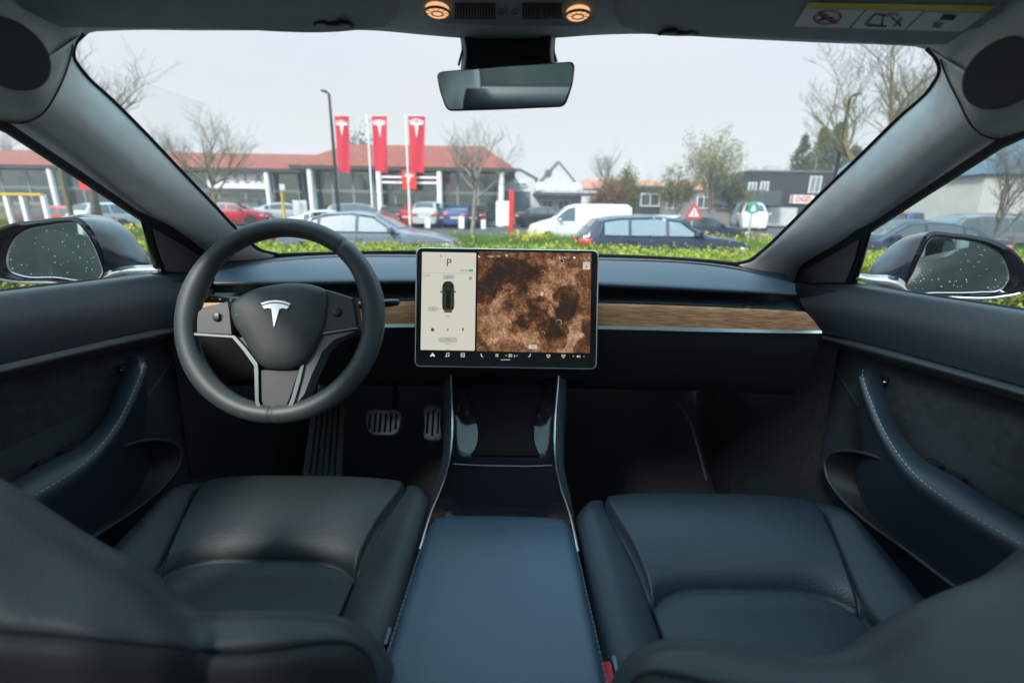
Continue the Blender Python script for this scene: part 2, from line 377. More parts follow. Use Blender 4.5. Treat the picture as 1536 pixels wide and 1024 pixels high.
# sun visors: plane under the header
def WV(u, v, off=0.):
    d = ray(u, v); P = VP0 - VN * off; return CAMP + d * ((P - CAMP).dot(VN) / d.dot(VN))
def plate(pxs, off, th, n=None):
    lo = [WV(x, y, off) for x, y in pxs]; k = len(lo); mbb = MB()
    e = [p.lerp(sum(lo, V()) / k, .006) - VN * .0015 for p in lo]
    mbb.grid([[p + VN * th for p in lo], lo, e], True)
    mbb.f.append(tuple(range(2 * k, 3 * k))); return mbb
def curvepx(pts, n): return [(p.x, p.y) for p in cr([V((a, b, 0)) for a, b in pts], n)]
setplane(WS(150, 47), WS(590, 47)); vl = [(20, -160), (30, 20), (45, 34)] + curvepx([(70, 39), (300, 41), (560, 40), (588, 34), (597, 20), (598, 0)], 24) + [(596, -80), (590, -160)]
vis1 = obj('sun_visor', plate(vl, 0, .012), visfab, car, sharp=50)
vis1p = (VP0.copy(), VN.copy()); setplane(WS(960, 51), WS(1380, 73)); vr = [(924, -160), (921, -60)] + curvepx([(921, 0), (922, 20), (930, 36), (955, 45), (1100, 52), (1250, 59), (1400, 65), (1440, 62), (1462, 52), (1475, 36)], 30) + [(1500, 10), (1540, -160)]
vis2 = obj('sun_visor', plate(vr, 0, .012), visfab, car, sharp=50)
vis2p = (VP0.copy(), VN.copy())
for vs_, cu_, cv_, pp_ in ((vis1, 497, 33, vis1p), (vis2, 1020, 46, vis2p)):
    VP0, VN = pp_; a = WV(cu_, cv_, .001); mb = MB()
    mb.tube([a + V((x, y, -.002)) for x, y in ((-.026, .008), (-.022, -.004), (-.008, -.006), (-.004, .001), (.010, .001), (.014, -.006), (.024, -.003), (.027, .008))], .0028, 6)
    mb.box(a + V((0, .004, .004)), (.034, .010, .010)); obj('clip', mb, darkpl, vs_)
# warning label on the right visor
lab = MB(); lab.poly([WV(1207, 13, .003), WV(1480, 20, .003), WV(1443, 48, .003), WV(1190, 40, .003)])
l1 = obj('warning_sticker', lab, mat('sticker_white', (.78, .80, .80), .5), vis2)
lab = MB(); lab.poly([WV(1213, 4, .0035), WV(1495, 9, .0035), WV(1482, 19, .0035), WV(1207, 12.5, .0035)])
obj('warning_sticker', lab, mat('sticker_yellow', (.80, .60, .05), .5), vis2)
lab = MB()
for t0 in (.335, .66):
    a = (1207 + 273 * t0, 13 + 7 * t0); b = (1190 + 253 * t0, 40 + 8 * t0)
    lab.poly([WV(a[0] - 1, a[1], .0036), WV(a[0] + 1, a[1], .0036), WV(b[0] + 1, b[1], .0036), WV(b[0] - 1, b[1], .0036)])
def ringpx(m, cx, cy, rx, ry, wd, off, n=28, a0=0, a1=360):
    o_, i_ = [], []
    for k in range(n + 1):
        a = R(a0 + (a1 - a0) * k / n); o_.append(WV(cx + rx * math.cos(a) - (ry * math.sin(a)) * .3, cy + ry * math.sin(a), off)); i_.append(WV(cx + (rx - wd) * math.cos(a) - (ry - wd * .6) * math.sin(a) * .3, cy + (ry - wd * .6) * math.sin(a), off))
    m.grid([o_, i_])
for x0, y0, x1, y1 in ((1297, 38, 1312, 22), (1312, 22, 1330, 24), (1300, 39, 1330, 40), (1325, 22, 1322, 40), (1335, 24, 1352, 40), (1352, 28, 1340, 41), (1226, 34, 1240, 22), (1228, 22, 1252, 36), (1230, 30, 1250, 27)):
    d = V((x1 - x0, y1 - y0)).normalized(); q = (-d.y * 1.2, d.x * 1.2)
    lab.poly([WV(x0 + q[0], y0 + q[1], .0038), WV(x1 + q[0], y1 + q[1], .0038), WV(x1 - q[0], y1 - q[1], .0038), WV(x0 - q[0], y0 - q[1], .0038)])
lab.poly([WV(1415, 22, .0038), WV(1436, 23, .0038), WV(1430, 31, .0038), WV(1409, 30, .0038)])
for k in range(3): lab.poly([WV(1402 - k * 2, 34 + k * 3, .0038), WV(1416 - k * 2, 34.5 + k * 3, .0038), WV(1415 - k * 2, 36 + k * 3, .0038), WV(1401 - k * 2, 35.5 + k * 3, .0038)])
obj('sticker_print', lab, mat('sticker_ink', (.03, .03, .03), .6), vis2)
lab = MB(); ringpx(lab, 1241, 27, 21, 11, 3, .0040)
lab.poly([WV(1226, 19, .004), WV(1230, 18, .004), WV(1257, 36, .004), WV(1253, 37, .004)]); ringpx(lab, 1338, 25, 10, 5, 3, .0040, 10, 180, 360)
obj('sticker_print', lab, mat('sticker_red', (.60, .05, .04), .6), vis2)

# ---- overhead console with the two reading lamps
setplane(WS(690, 58), WS(832, 58)); oc = obj('overhead_console', plate([(x, y) for x, y in curvepx([(632, -60), (630, 0), (636, 20), (655, 30), (700, 35), (768, 37), (840, 38), (875, 36), (893, 26), (900, 0), (898, -60)], 30)], -.001, .01), mat('console_grey', (.30, .32, .32), .6), car)
# ---- header hump behind it
for cx_, cy_ in ((656, 15.5), (867, 20)):
    p = WV(cx_, cy_, .002); mb = MB()
    rr_ = .0155
    mb.prism([(rr_ * math.cos(a * math.pi / 16), .6 * rr_ * 1.9 * math.sin(a * math.pi / 16)) for a in range(32)], frame(p, -VN, V((0, 1, 0))), -.006, .0035, inset=.003)
    obj('reading_lamp', mb, mat('warm_lamp', (.8, .6, .4), .2, emit=(1, .52, .25), es=.6), oc)
    mb = MB(); pts = [p - VN * .0035 + V((.0165 * math.cos(a * math.pi / 16), .019 * math.sin(a * math.pi / 16), 0)) for a in range(33)]
    mb.tube(pts, .0016, 6, cap=False); mb.tube([p - VN * .0045 + V((.0075 * math.cos(a * math.pi / 12), .008 * math.sin(a * math.pi / 12), 0)) for a in range(25)], .0009, 5, cap=False)
    for a in range(10):
        e = V((math.cos(a * .628), 1.1 * math.sin(a * .628), 0)); mb.tube([p - VN * .0043 + e * .008, p - VN * .0040 + e * .0145], .0004, 4)
    obj('lamp_bezel', mb, mat('lamp_brown', (.15, .08, .04), .3), oc)
for x0, x1 in ((683, 742), (785, 842)):
    mb = MB()
    for k in range(15):
        u = x0 + (x1 - x0) * k / 14; a = WV(u, 6, .002); b = WV(u, 29, .002); mb.tube([a, b], .0012, 4)
    obj('microphone_grille', mb, darkpl, oc)
mb = MB()
for cx_ in (752, 772):
    ringpx(mb, cx_, 18, 5, 5, 1.6, .0035)
    mb.poly([WV(cx_ + x, 18 + y, .004) for x, y in ((-2, 3), (2, 3), (0, -3))])
mb.poly([WV(760, 6, .003), WV(761, 6, .003), WV(761, 30, .003), WV(760, 30, .003)])
obj('switch_print', mb, mat('print_dim', (.02, .02, .02), .6), oc)

# ---- rear view mirror
rv = node('rear_view_mirror', car)
MT = .715
q = [WT(*p, MT) for p in ((655, 108), (862, 93), (848, 161), (672, 166))]
cen = sum(q, V()) / 4; xa = ((q[1] - q[0]) + (q[2] - q[3])).normalized(); nz = (CAMP - cen + V((-.07, 0, .05))).normalized(); MF = frame(cen, nz, nz.cross(xa).normalized())
def pxframe(M, pts):   # photo pixels onto the plane of frame M
    Mi = M.inverted(); out = []
    for x, y in pts:
        d = ray(x, y); n_ = M.to_3x3() @ V((0, 0, 1)); t = (M.translation - CAMP).dot(n_) / d.dot(n_); l_ = Mi @ (CAMP + d * t); out.append((l_.x, l_.y))
    return out
mo = pxframe(MF, [(653, 107.5), (756, 98), (863.5, 91.5), (860, 126), (848, 160.5), (756, 164.5), (669, 167), (658, 136)]); mo = roundpoly(mo, .010, 7)
mb = MB(); mb.prism(mo, MF, -.022, .002, inset=.004); obj('mirror_frame', mb, gloss, rv)
mi = [(x * .965, y * .92) for x, y in mo]
mb = MB(); mb.prism(mi, MF, .001, .0026); obj('mirror_glass', mb, mirrorm, rv)
mb = MB()
r0 = [WT(x, y, .76) for x, y in ((690, 50), (694, 75), (692, 107))]; r1 = [WT(x, y, .72) for x, y in ((698, 50), (702, 75), (700, 107))]
r2 = [WT(x, y, .715) for x, y in ((825, 50), (822, 75), (824, 100))]; r3 = [WT(x, y, .76) for x, y in ((833, 50), (831, 75), (834, 100))]
mb.loft([r0, r1], 8); mb.loft([r1, [WT(x, y, .730) for x, y in ((720, 50), (722, 75), (722, 106))], [WT(x, y, .730) for x, y in ((800, 50), (800, 75), (800, 100))], r2], 8); mb.loft([r2, r3], 8)
pieces('mirror_mount', mb, darkpl, rv, solid=.003)
mb = MB(); 
for x in (692, 832): mb.tube([WT(x, 50, .752), WT(x + (2 if x < 700 else -2), 75, .752), WT(x - (4 if x < 700 else -4), 98, .752)], .002, 6)
pieces('mirror_cable', mb, rubber, rv)

# ---- dashboard
da = node('dashboard', car)
def WYc(u, v, yc, k): # plane bowed towards the doors: Y = yc - k x^2
    d = ray(u, v); t = yc / d.y
    for _ in range(12): x = CAMP.x + d.x * t; t = (yc - k * x * x) / d.y
    return CAMP + d * t
base = [WS(*p) + V((0, .03, -.004)) for p in rowfit([(330, 391), (370, 386)] + BASE + [(1150, 403), (1190, 412)])]
ledge = [(322, 411), (352, 402), (400, 393), (450, 389), (622, 386), (768, 387), (900, 390), (1040, 396), (1120, 405), (1170, 418), (1192, 430)]
padt = [(322, 412), (352, 404), (400, 395), (450, 391), (622, 388), (768, 389), (900, 392), (1040, 399), (1120, 408), (1168, 420), (1190, 432)]
lipt = [(322, 420), (352, 419), (400, 419), (450, 418), (622, 417), (768, 418), (900, 422), (1040, 428), (1120, 432), (1168, 435), (1193, 437)]
lipb = [(322, 427), (352, 427), (400, 427), (450, 426), (622, 425), (768, 426), (900, 430), (1040, 436), (1120, 440), (1168, 442), (1195, 443)]
ledge, padt, lipt, lipb = rowfit(ledge), rowfit(padt), rowfit(lipt), rowfit(lipb); b1 = [WYc(u, v, 1.22, .55) for u, v in ledge]; b0 = [p + V((0, .10, -.03)) for p in b1]
mb = MB(); mb.loft([[p + V((0, .02, -.01)) for p in base], base, [a.lerp(b, .5) + V((0, 0, .0)) for a, b in zip(base, b1)], b1], 60)
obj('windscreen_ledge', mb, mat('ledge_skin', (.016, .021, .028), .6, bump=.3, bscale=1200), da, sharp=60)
t1 = [WYc(u, v, 1.21, .55) + V((0, 0, .002)) for u, v in padt]; l1_ = [WYc(u, v, .995, .14) for u, v in lipt]; l2_ = [WYc(u, v, .988, .14) for u, v in lipb]
midr = [[a.lerp(b, f) + V((0, 0, .011 * math.sin(math.pi * f) * (1 - .3 * f))) for a, b in zip(t1, l1_)] for f in (.08, .2, .35, .5, .65, .78, .88, .95)]; lr = [[a.lerp(b, f) + V((0, -.0035 * math.sin(math.pi * f), 0)) for a, b in zip(l1_, l2_)] for f in (.2, .4, .6, .8)]
mb = MB(); mb.grid([[p + V((0, .01, -.02)) for p in t1], t1] + midr + [l1_] + lr + [l2_, [p + V((0, .006, -.002)) for p in l2_], [p + V((0, .02, -.002)) for p in l2_], [p + V((0, .12, -.002)) for p in l2_]])
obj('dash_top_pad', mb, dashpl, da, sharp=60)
# air slot
mb = MB(); sl = [V((p.x, p.y + .10, p.z)) for p in l2_]
mb.loft([sl, [V((p.x, p.y + .10, p.z - .06)) for p in l2_]], 60); obj('air_vent_slot', mb, darkpl, da)
mb = MB()
for x in (.50, .555): mb.box((x, .955, .918 if x < .52 else .915), (.012, .012, .006))
mb.box((.3, 1.0, .921), (.3, .002, .003)); pieces('vent_vane', mb, chrome, da)
sh0 = [(322, 439), (450, 438), (622, 437), (768, 438), (900, 442), (1120, 450), (1168, 452), (1186, 453)]
sh1 = [(322, 452), (450, 451), (622, 450), (768, 450), (900, 453), (1120, 461), (1175, 464), (1199, 465)]
s0 = [WYc(u, v, 1.03, .14) for u, v in rowfit(sh0, 41, 3)]; s1 = [WYc(u, v, .985, .14) for u, v in rowfit(sh1, 41, 3)]
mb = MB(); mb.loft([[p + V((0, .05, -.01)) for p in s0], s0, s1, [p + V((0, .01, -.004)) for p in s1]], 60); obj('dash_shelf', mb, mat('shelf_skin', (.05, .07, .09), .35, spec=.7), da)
mb = MB(); e0 = WYc(1186, 453, 1.03, .14); e1 = WYc(1200, 466, .98, .14); mb.tube([e0, e1], .0022, 6); obj('shelf_end_trim', mb, chrome, da)
# wood strip
wd = bpy.data.materials.new('open_pore_wood'); wd.use_nodes = True; n_ = wd.node_tree.nodes; l_ = wd.node_tree.links
tc = n_.new('ShaderNodeTexCoord'); mp = n_.new('ShaderNodeMapping'); mp.inputs['Scale'].default_value = (2.0, 60, 160)
no = n_.new('ShaderNodeTexNoise'); no.inputs['Scale'].default_value = 4; no.inputs['Detail'].default_value = 8; no.inputs['Distortion'].default_value = .4
cp = n_.new('ShaderNodeValToRGB'); e = cp.color_ramp.elements; e[0].position = .3; e[0].color = (.28, .115, .05, 1); e[1].position = .7; e[1].color = (.82, .42, .21, 1)
l_.new(tc.outputs['Object'], mp.inputs[0]); l_.new(mp.outputs[0], no.inputs['Vector']); l_.new(no.outputs[0], cp.inputs[0]); l_.new(cp.outputs[0], n_['Principled BSDF'].inputs['Base Color'])
n_['Principled BSDF'].inputs['Roughness'].default_value = .6; n_['Principled BSDF'].inputs['Specular IOR Level'].default_value = .3
bp = n_.new('ShaderNodeBump'); bp.inputs['Strength'].default_value = .3; bp.inputs['Distance'].default_value = .0005; l_.new(no.outputs[0], bp.inputs['Height']); l_.new(bp.outputs[0], n_['Principled BSDF'].inputs['Normal'])
w0 = [(300, 455), (450, 453), (622, 452), (768, 452), (900, 455), (1120, 463), (1185, 466), (1208, 468)]
w1 = [(290, 487), (450, 487), (622, 485), (768, 486), (900, 488), (1120, 493), (1190, 495), (1231, 495)]
w2 = [(290, 492), (450, 492), (622, 490), (768, 491), (900, 493), (1120, 498), (1190, 499), (1231, 499)]
pw0 = [WYc(u, v, .982, .14) for u, v in w0]; pw1 = [WYc(u, v, .968, .14) for u, v in w1]; pw2 = [WYc(u, v, .964, .14) for u, v in w2]
mb = MB(); mb.loft([[p + V((0, .006, 0)) for p in pw0], pw0, [a.lerp(b, .5) + V((0, -.003, .001)) for a, b in zip(pw0, pw1)], pw1], 70, 14); obj('wood_trim', mb, wd, da)
mb = MB(); mb.loft([[p + V((0, .003, 0)) for p in pw1], [p + V((0, -.003, 0)) for p in pw1], [p + V((0, -.004, 0)) for p in pw2], [p + V((0, .02, -.002)) for p in pw2]], 70); obj('metal_trim', mb, chrome, da, sharp=20)
w3 = [(290, 503), (450, 503), (622, 501), (768, 502), (900, 504), (1120, 508), (1190, 509), (1228, 510)]
pw3 = [WYc(u, v, .966, .14) for u, v in w3]
low = [[p + V((0, .004, 0)) for p in pw2], pw3, [V((p.x, .975 - .14 * p.x ** 2, .80)) for p in pw3], [V((p.x, 1.00 - .14 * p.x ** 2, .74)) for p in pw3], [V((p.x, 1.06, .69)) for p in pw3], [V((p.x, 1.2, .67)) for p in pw3], [V((p.x, 1.5, .66)) for p in pw3]]
mb = MB(); mb.loft(low, 60, 40); obj('lower_dash_panel', mb, mat('lower_dash', (.014, .016, .016), .7, spec=.3, bump=.4, bscale=900), da, sharp=60)
gb = MB()
g = [WYc(905, 522, .957, .14), WYc(905, 582, .985, .14)]; gr = [WYc(1170, 528, .957, .14), WYc(1150, 586, .985, .14)]
gb.tube([g[0] + V((0, .015, 0)), gr[0] + V((0, .018, 0))], .0012, 4); obj('glovebox_seam', gb, rubber, da)

# ---- carpet, firewall, tunnel
fl = node('footwell', car)
mb = MB(); mb.box((0, .55, .19), (1.5, 2.0, .02)); mb.box((0, -.7, .35), (1.5, .1, .5)); obj('carpet', mb, carpet, fl)
mb = MB(); mb.loft([[V((x, 1.35, .20)) for x in (-.75, 0, .75)], [V((x, 1.50, .32)) for x in (-.75, 0, .75)], [V((x, 1.56, .75)) for x in (-.75, 0, .75)], [V((x, 1.56, .95)) for x in (-.75, 0, .75)]], 10, 12); obj('firewall', mb, carpet, fl)
mb = MB()
for s in (-1, 1):
    x = s * .70
    mb.loft([[V((x, .9, .2)), V((x, 1.2, .2)), V((x, 1.55, .2))], [V((x * .99, .92, .6)), V((x * .97, 1.2, .6)), V((x * .95, 1.55, .6))], [V((x, .95, .95)), V((x * .97, 1.2, .95)), V((x * .95, 1.55, .95))]], 12, 10)
    mb.loft([[V((s * .13, .5, .2)), V((s * .14, .9, .2)), V((s * .17, 1.55, .2))], [V((s * .12, .5, .5)), V((s * .13, .9, .58)), V((s * .16, 1.55, .62))]], 12, 10)
pieces('kick_panel', mb, carpet, fl)
mb = MB(); mb.tube(cr([W(1018, 605, 1.30), W(1034, 630, 1.28), W(1045, 665, 1.25), W(1060, 720, 1.15)], 20), .004, 6)
obj('carpet_edge', mb, mat('edge_grey', (.06, .06, .05), .5), fl)
for (u0, v0, u1, v1, yy) in ((384, 668, 378, 700, 1.2), (1128, 672, 1142, 712, 1.2)):
    mb = MB(); mb.tube(cr([W(u0, v0, yy), W((u0 + u1) / 2 + 3, (v0 + v1) / 2, yy - .01), W(u1, v1, yy)], 8), [.002, .006, .008, .009, .009, .007, .005, .002], 8); obj('trim_clip', mb, softpl, fl)
# pedals
def slotted(name, px, t, nslots, vert, tilt=30):
    P = [WT(x, y, t) for x, y in px]; c_ = sum(P, V()) / len(P); M = frame(c_, V((0, -math.cos(R(tilt)), math.sin(R(tilt)))))
    o2 = smooth2(pxframe(M, px), 40)
    nd = node(name, car); mb = MB(); mb.prism(o2, M, -.012, .002, inset=.003); obj('pedal_plate', mb, steel, nd)
    mb = MB(); xs = [p[0] for p in o2]; ys = [p[1] for p in o2]; x0, x1, y0, y1 = min(xs), max(xs), min(ys), max(ys)
    for k in range(nslots):
        x = x0 + (x1 - x0) * (k + .9) / (nslots + .8); e_ = (.16 if 0 < k < nslots - 1 else .3) * (y1 - y0)
        mb.prism(rrect((x1 - x0) / (nslots + .8) * .42, (y1 - y0) - e_ - .1 * (y1 - y0), .0022, 3, x, (y0 + y1) / 2 - (0 if nslots < 5 else (.02 if 0 < k < nslots - 1 else -.03) * (y1 - y0))), M, .0015, .0030)
    obj('grip_slot', mb, rubber, nd)
    mb = MB(); mb.tube([M @ V(((x0 + x1) / 2 + .02, (y0 + y1) / 2, -.012)), M @ V(((x0 + x1) / 2 + .03, y1 + .02, -.02)), M @ V(((x0 + x1) / 2 + .03, y1 + .2, .02))], .008, 8); obj('pedal_arm', mb, darkpl, nd)
slotted('brake_pedal', [(551, 617), (575, 615), (599, 617), (601, 635), (595, 650), (575, 652.5), (556, 650), (549, 635)], 1.5, 6, True)
slotted('accelerator_pedal', [(639, 609), (649, 607), (660, 609), (661, 635), (661, 659), (649, 661), (638, 659), (637, 635)], 1.5, 3, True)
nd = node('footrest', car); M = frame(W(484, 665, 1.30), V((.05, -math.cos(R(42)), math.sin(R(42))))); o2 = pxframe(M, [(468, 610), (517, 610), (512, 716), (454, 712)])
mb = MB(); mb.prism(o2, M, -.02, 0); obj('rest_plate', mb, mat('rest_rubber', (.12, .125, .10), .6), nd)
mb = MB()
for k in range(5):
    f = .18 + .64 * k / 4; a = [o2[0][i] * (1 - f) + o2[1][i] * f for i in (0, 1)]; b = [o2[3][i] * (1 - f) + o2[2][i] * f for i in (0, 1)]
    mb.tube([M @ V((a[0], a[1], .001)), M @ V((b[0], b[1] * .95, .001))], .0035, 6)
obj('rest_groove', mb, rubber, nd)

# ---- centre console
cc = node('centre_console', car)
def crow(Y, Z, hw): return (Y, Z, hw)
rail_c = [(.60, .600, .122), (.68, .606, .119), (.76, .612, .110), (.85, .628, .107), (.93, .672, .112), (.99, .735, .121), (1.03, .79, .124)]
for s in (-1, 1):
    pts = cr([V((s * h + (0), y, z)) for y, z, h in rail_c], 40)
    mb = MB(); kf = lambda p: min(1, max(.08, (p.y - .61) / .14)); outr = [p + V((s * .019 * kf(p), 0, -.03)) for p in pts]
    mb.loft([pts, [p + V((s * .006 * kf(p), 0, .003)) for p in pts], [p + V((s * .013 * kf(p), 0, -.004)) for p in pts], outr, [p + V((s * .021 * kf(p), .0, -.12)) for p in pts], [V((p.x + s * .021 * kf(p), p.y, .2)) for p in pts]], 40, 20)
    obj('console_side', mb, softpl, cc, sharp=60)
    mb = MB(); mb.tube([p + V((-s * .001, 0, .002)) for p in pts], .0028, 8); obj('metal_rail', mb, chrome, cc)
mb = MB(); rr = []
for y, z, h in rail_c: rr.append([V((-h, y, z - .001)), V((-h * .9, y, z - .006)), V((-h * .3, y, z - .008)), V((h * .3, y, z - .008)), V((h * .9, y, z - .006)), V((h, y, z - .001))])
mb.loft(rr[::-1], 20, 50); gp = obj('gloss_panel', mb, gloss, cc, sharp=60)
mb = MB(); mats_ = []
for us in ((695, 706, 800, 812), ):
    pass
rows = []
for v_, ul, ur in ((572, 700, 818), (595, 702, 814), (612, 708, 808), (630, 714, 803), (650, 717, 801), (665, 716, 802), (676, 712, 806), (684, 706, 811)):
    rr_ = []
    for k in range(9):
        p_, n_ = hit(gp, ul + (ur - ul) * k / 8, v_ + (ur - ul) * k / 8 * .013); rr_.append((p_ if p_ else WZ(ul + (ur - ul) * k / 8, v_, .62)) + (n_ or V((0, 0, 1))) * .004)
    rows.append(rr_)
mb.loft(rows, 20, 24); obj('phone_mat', mb, mat('mat_rubber', (.003, .003, .0035), .8, spec=.1), cc, solid=.002)
mb = MB(); mb.tube([V((-.098, .827, .617)), V((-.05, .827, .6145)), V((.05, .827, .6145)), V((.098, .827, .617))], .0013, 5); obj('lid_seam', mb, mat('dim_metal', (.10, .12, .14), .35, metal=.8), cc)
# armrest
ar = [(.685, .52, .106), (.688, .57, .110), (.682, .598, .113), (.665, .612, .115), (.63, .620, .117), (.50, .625, .121), (.38, .625, .124), (.20, .622, .126), (.10, .615, .126)]
mb = MB(); rr = []
for i, (y, z, h) in enumerate(ar):
    cap = min(1, max(0, (i) / 4)); r = []
    for k, (fx, dz) in enumerate(((-1.0, -.11), (-1.0, -.035), (-.985, -.014), (-.93, -.003), (-.75, .001), (-.3, .003), (0, .0035), (.3, .003), (.75, .001), (.93, -.003), (.985, -.014), (1, -.035), (1, -.11))):
        r.append(V((fx * h * (1 - .0 * cap), y, z + dz)))
    rr.append(r)
mb.loft(rr, 60, 60); arm = obj('armrest', mb, mat('armrest_leather', (.017, .046, .074), .5, spec=.75, bump=.5, bscale=420, noise=.1, nscale=4), cc, sharp=70)
def stitches(pts, name, parent, r=.0006, dash=.004, gap=.0025, off=V((0, 0, 0))):
    L = 0; mb = MB(); pp = cr(pts, 400); acc = 0; on = True; cur = [pp[0]]
    for a, b in zip(pp, pp[1:]):
        acc += (b - a).length; 
        if on: cur.append(b)
        if acc > (dash if on else gap):
            if on and len(cur) > 1: mb.tube([p + off for p in (cur[0], cur[-1])], r, 4)
            on = not on; acc = 0; cur = [b]
    return obj(name, mb, thread, parent)
for s in (-1, 1): stitches([V((s * (h + .0008), y, z - .020)) for y, z, h in ar[3:]], 'stitching', cc)

# ---- seats
def seat(s, cx, Y0, label, zf, zr):
    nd = node('seat', car, label); T = .238
    def wi_(y):
        f = min(max(y / .2, 0), 1); f = f * f * (3 - 2 * f) * .6 + f * .4; return .192 - .042 * f - .006 * min(max((y - .2) / .25, 0), 1)
    def hf(a, y, d, side):      # a: |x|/insert half width (0..1) or 1 + bolster fraction, d: distance behind the cross seam
        f = min(max(y / .2, 0), 1); g = min(max((y - .2) / .25, 0), 1); z = zf + (zr - zf) * f - .015 * g
        if a <= 1:
            z += .009 * (1 - a ** 4) + .008 * (1 - g) * a ** 6
            if d < 0: z += .010 * math.exp(-((d + .07) / .06) ** 2) + .006 - .024 * math.exp(d / .010)
            else: z += -.018 + .006 * (1 - math.exp(-d / .05))
            gd = (1 - a) * wi_(y)
        else:
            k = a - 1; z += .008 * (1 - g) + (.030 * math.sin(math.pi * min(k * .60, 1)) ** .9) * (.35 + .65 * f) - .004; gd = k * (T - wi_(y))
        return z - .013 * math.exp(-(gd / .0036) ** 2)
    ps = sorted(set([round(x, 4) for x in list(np.linspace(-1, 1, 61)) + [sg * (1 + o) for sg in (-1, 1) for o in (-.06, -.045, -.035, -.025, -.018, -.012, -.006, 0, .025, .05, .075, .1, .13)] + [sg * v_ for sg in (-1, 1) for v_ in np.linspace(1.16, 2.0, 16)] + [sg * v_ for sg in (-1, 1) for v_ in np.linspace(2.05, 2.5, 10)]]))
    QS = .30; qs = sorted(set([round(x, 4) for x in list(np.linspace(-.3, 1, 80)) + [QS + o for o in (-.06, -.045, -.03, -.022, -.016, -.01, -.006, -.003, 0, .003, .006, .01, .02, .03, .045)]]))
    mb = MB(); rows = []
    for q in qs:
        r = []
        for p in ps:
            ap = min(abs(p), 2.0); e5 = min(ap, 1); ys = .176 + .034 * e5 ** 5; qq = max(q, 0)
            y = ys * qq / QS if qq < QS else ys + (qq - QS) / (1 - QS) * (.62 - ys); d = y - ys; wi = wi_(y)
            x = ap * wi if ap <= 1 else wi + (ap - 1) * (T - wi); z = hf(ap, y, d, 0)
            fr = 1 - .07 * max(0, 1 - y / .06) ** 2; x *= fr
            over = max(0, abs(p) - 2) / .5; x += .007 * math.sin(over * math.pi * .8); z -= over ** 1.3 * .16
            if ap > 1.55: z -= .016 * ((ap - 1.55) / .45) ** 2
            if y < .085:
                e_ = (.085 - y) / .085; corner = (x / T) ** 6 if x < T else 1
                z -= .020 * e_ ** 2.4 + corner * .022 * e_ ** 2; y += corner * .036 * e_ ** 1.5
            if q < 0: z -= (-q / .3) ** 1.3 * .17; y += .004 - .012 * math.sin(-q / .3 * 3.14)
            r.append(V((cx + math.copysign(x, p), Y0 - y, z)))
        rows.append(r)
    mb.grid(rows); cu = obj('cushion', mb, leather2 if s < 0 else leather, nd, sharp=180)
    mb = MB(); mb.box((cx, Y0 - .33, .38), (.42, .50, .20)); obj('seat_base', mb, darkpl, nd)
    mb = MB(); rows = []
    for z_, w_, d_ in ((.985, .07, .02), (1.0, .105, .045), (1.05, .125, .058), (1.11, .125, .055), (1.15, .11, .045), (1.165, .07, .02)): rows.append([V((cx * 1.06 + w_ * math.cos(a_ * math.pi / 10), .20 + d_ * math.sin(a_ * math.pi / 10), z_)) for a_ in range(20)])
    mb.loft(rows, 40, 16, wrapu=True); mb.f.append(tuple(range(40))); mb.f.append(tuple(range(15 * 40, 16 * 40))); obj('headrest', mb, leather, nd, sharp=70)
    return nd, None
s1, hf1 = seat(-1, -.365, .790, "driver's seat behind the steering wheel", .615, .565)
s2, hf2 = seat(1, .368, .745, 'passenger seat facing the glovebox', .620, .565)
def seatback(nd, far, seam, Yf, Ys, s):
    f = cr([W(u, v, y) for (u, v), y in zip(far, Yf)], 90); g = cr([W(u, v, y) for (u, v), y in zip(seam, Ys)], 90)
    rows = [[p + V((0, .07, -.30)) for p in f], [p + V((0, .045, -.10)) for p in f], [p + V((0, .026, -.025)) for p in f], [p + V((0, .010, -.004)) for p in f], f,
            [a.lerp(b, .35) + V((0, 0, .006)) for a, b in zip(f, g)], [a.lerp(b, .75) + V((0, -.001, .004)) for a, b in zip(f, g)], [a.lerp(b, .96) for a, b in zip(f, g)], [p + V((0, .001, -.004)) for p in g],
            [p + V((0, .004, -.010)) for p in g]]
    mb = MB(); mb.loft(rows, 110, 60); b_ = obj('backrest', mb, mat('backrest_leather', (.026, .034, .039), .6, spec=.45, bump=.5, bscale=420, noise=.08, nscale=6), nd, sharp=180)
    mb = MB(); mb.loft([[p + V((0, .003, -.008)) for p in g], [p + V((0, -.003, -.004)) for p in g], [p + V((0, -.008, -.008)) for p in g], [p + V((0, -.012, -.03)) for p in g], [p + V((0, -.010, -.12)) for p in g], [p + V((0, -.0, -.4)) for p in g]], 110, 40); obj('back_shell', mb, mat('shell_grey', (.014, .016, .017), .7, spec=.35, bump=.3, bscale=1000), nd, sharp=180)
    return b_
far1 = [(-260, 590), (-140, 655), (-60, 702), (0, 738), (60, 778), (130, 820), (185, 850), (225, 884), (250, 907), (277, 922), (330, 924), (400, 923), (470, 927), (520, 940), (555, 965), (573, 995), (582, 1060)]
seam1 = [(-300, 900), (-200, 918), (-100, 928), (0, 938), (70, 943), (140, 950), (200, 957), (250, 963), (280, 968), (300, 970), (350, 971), (420, 966), (480, 958), (520, 958), (545, 972), (560, 1000), (566, 1060)]
seatback(s1, far1, seam1, [.36] * 17, [.27, .27, .27, .27, .275, .28, .29, .30, .31, .32, .325, .325, .325, .33, .335, .34, .34], -1)
far2 = [(1800, 700), (1680, 765), (1600, 812), (1536, 858), (1440, 897), (1380, 926), (1335, 955), (1300, 978), (1262, 991), (1200, 990), (1130, 978), (1060, 968), (1005, 969), (968, 981), (945, 1000), (930, 1030), (926, 1080)]
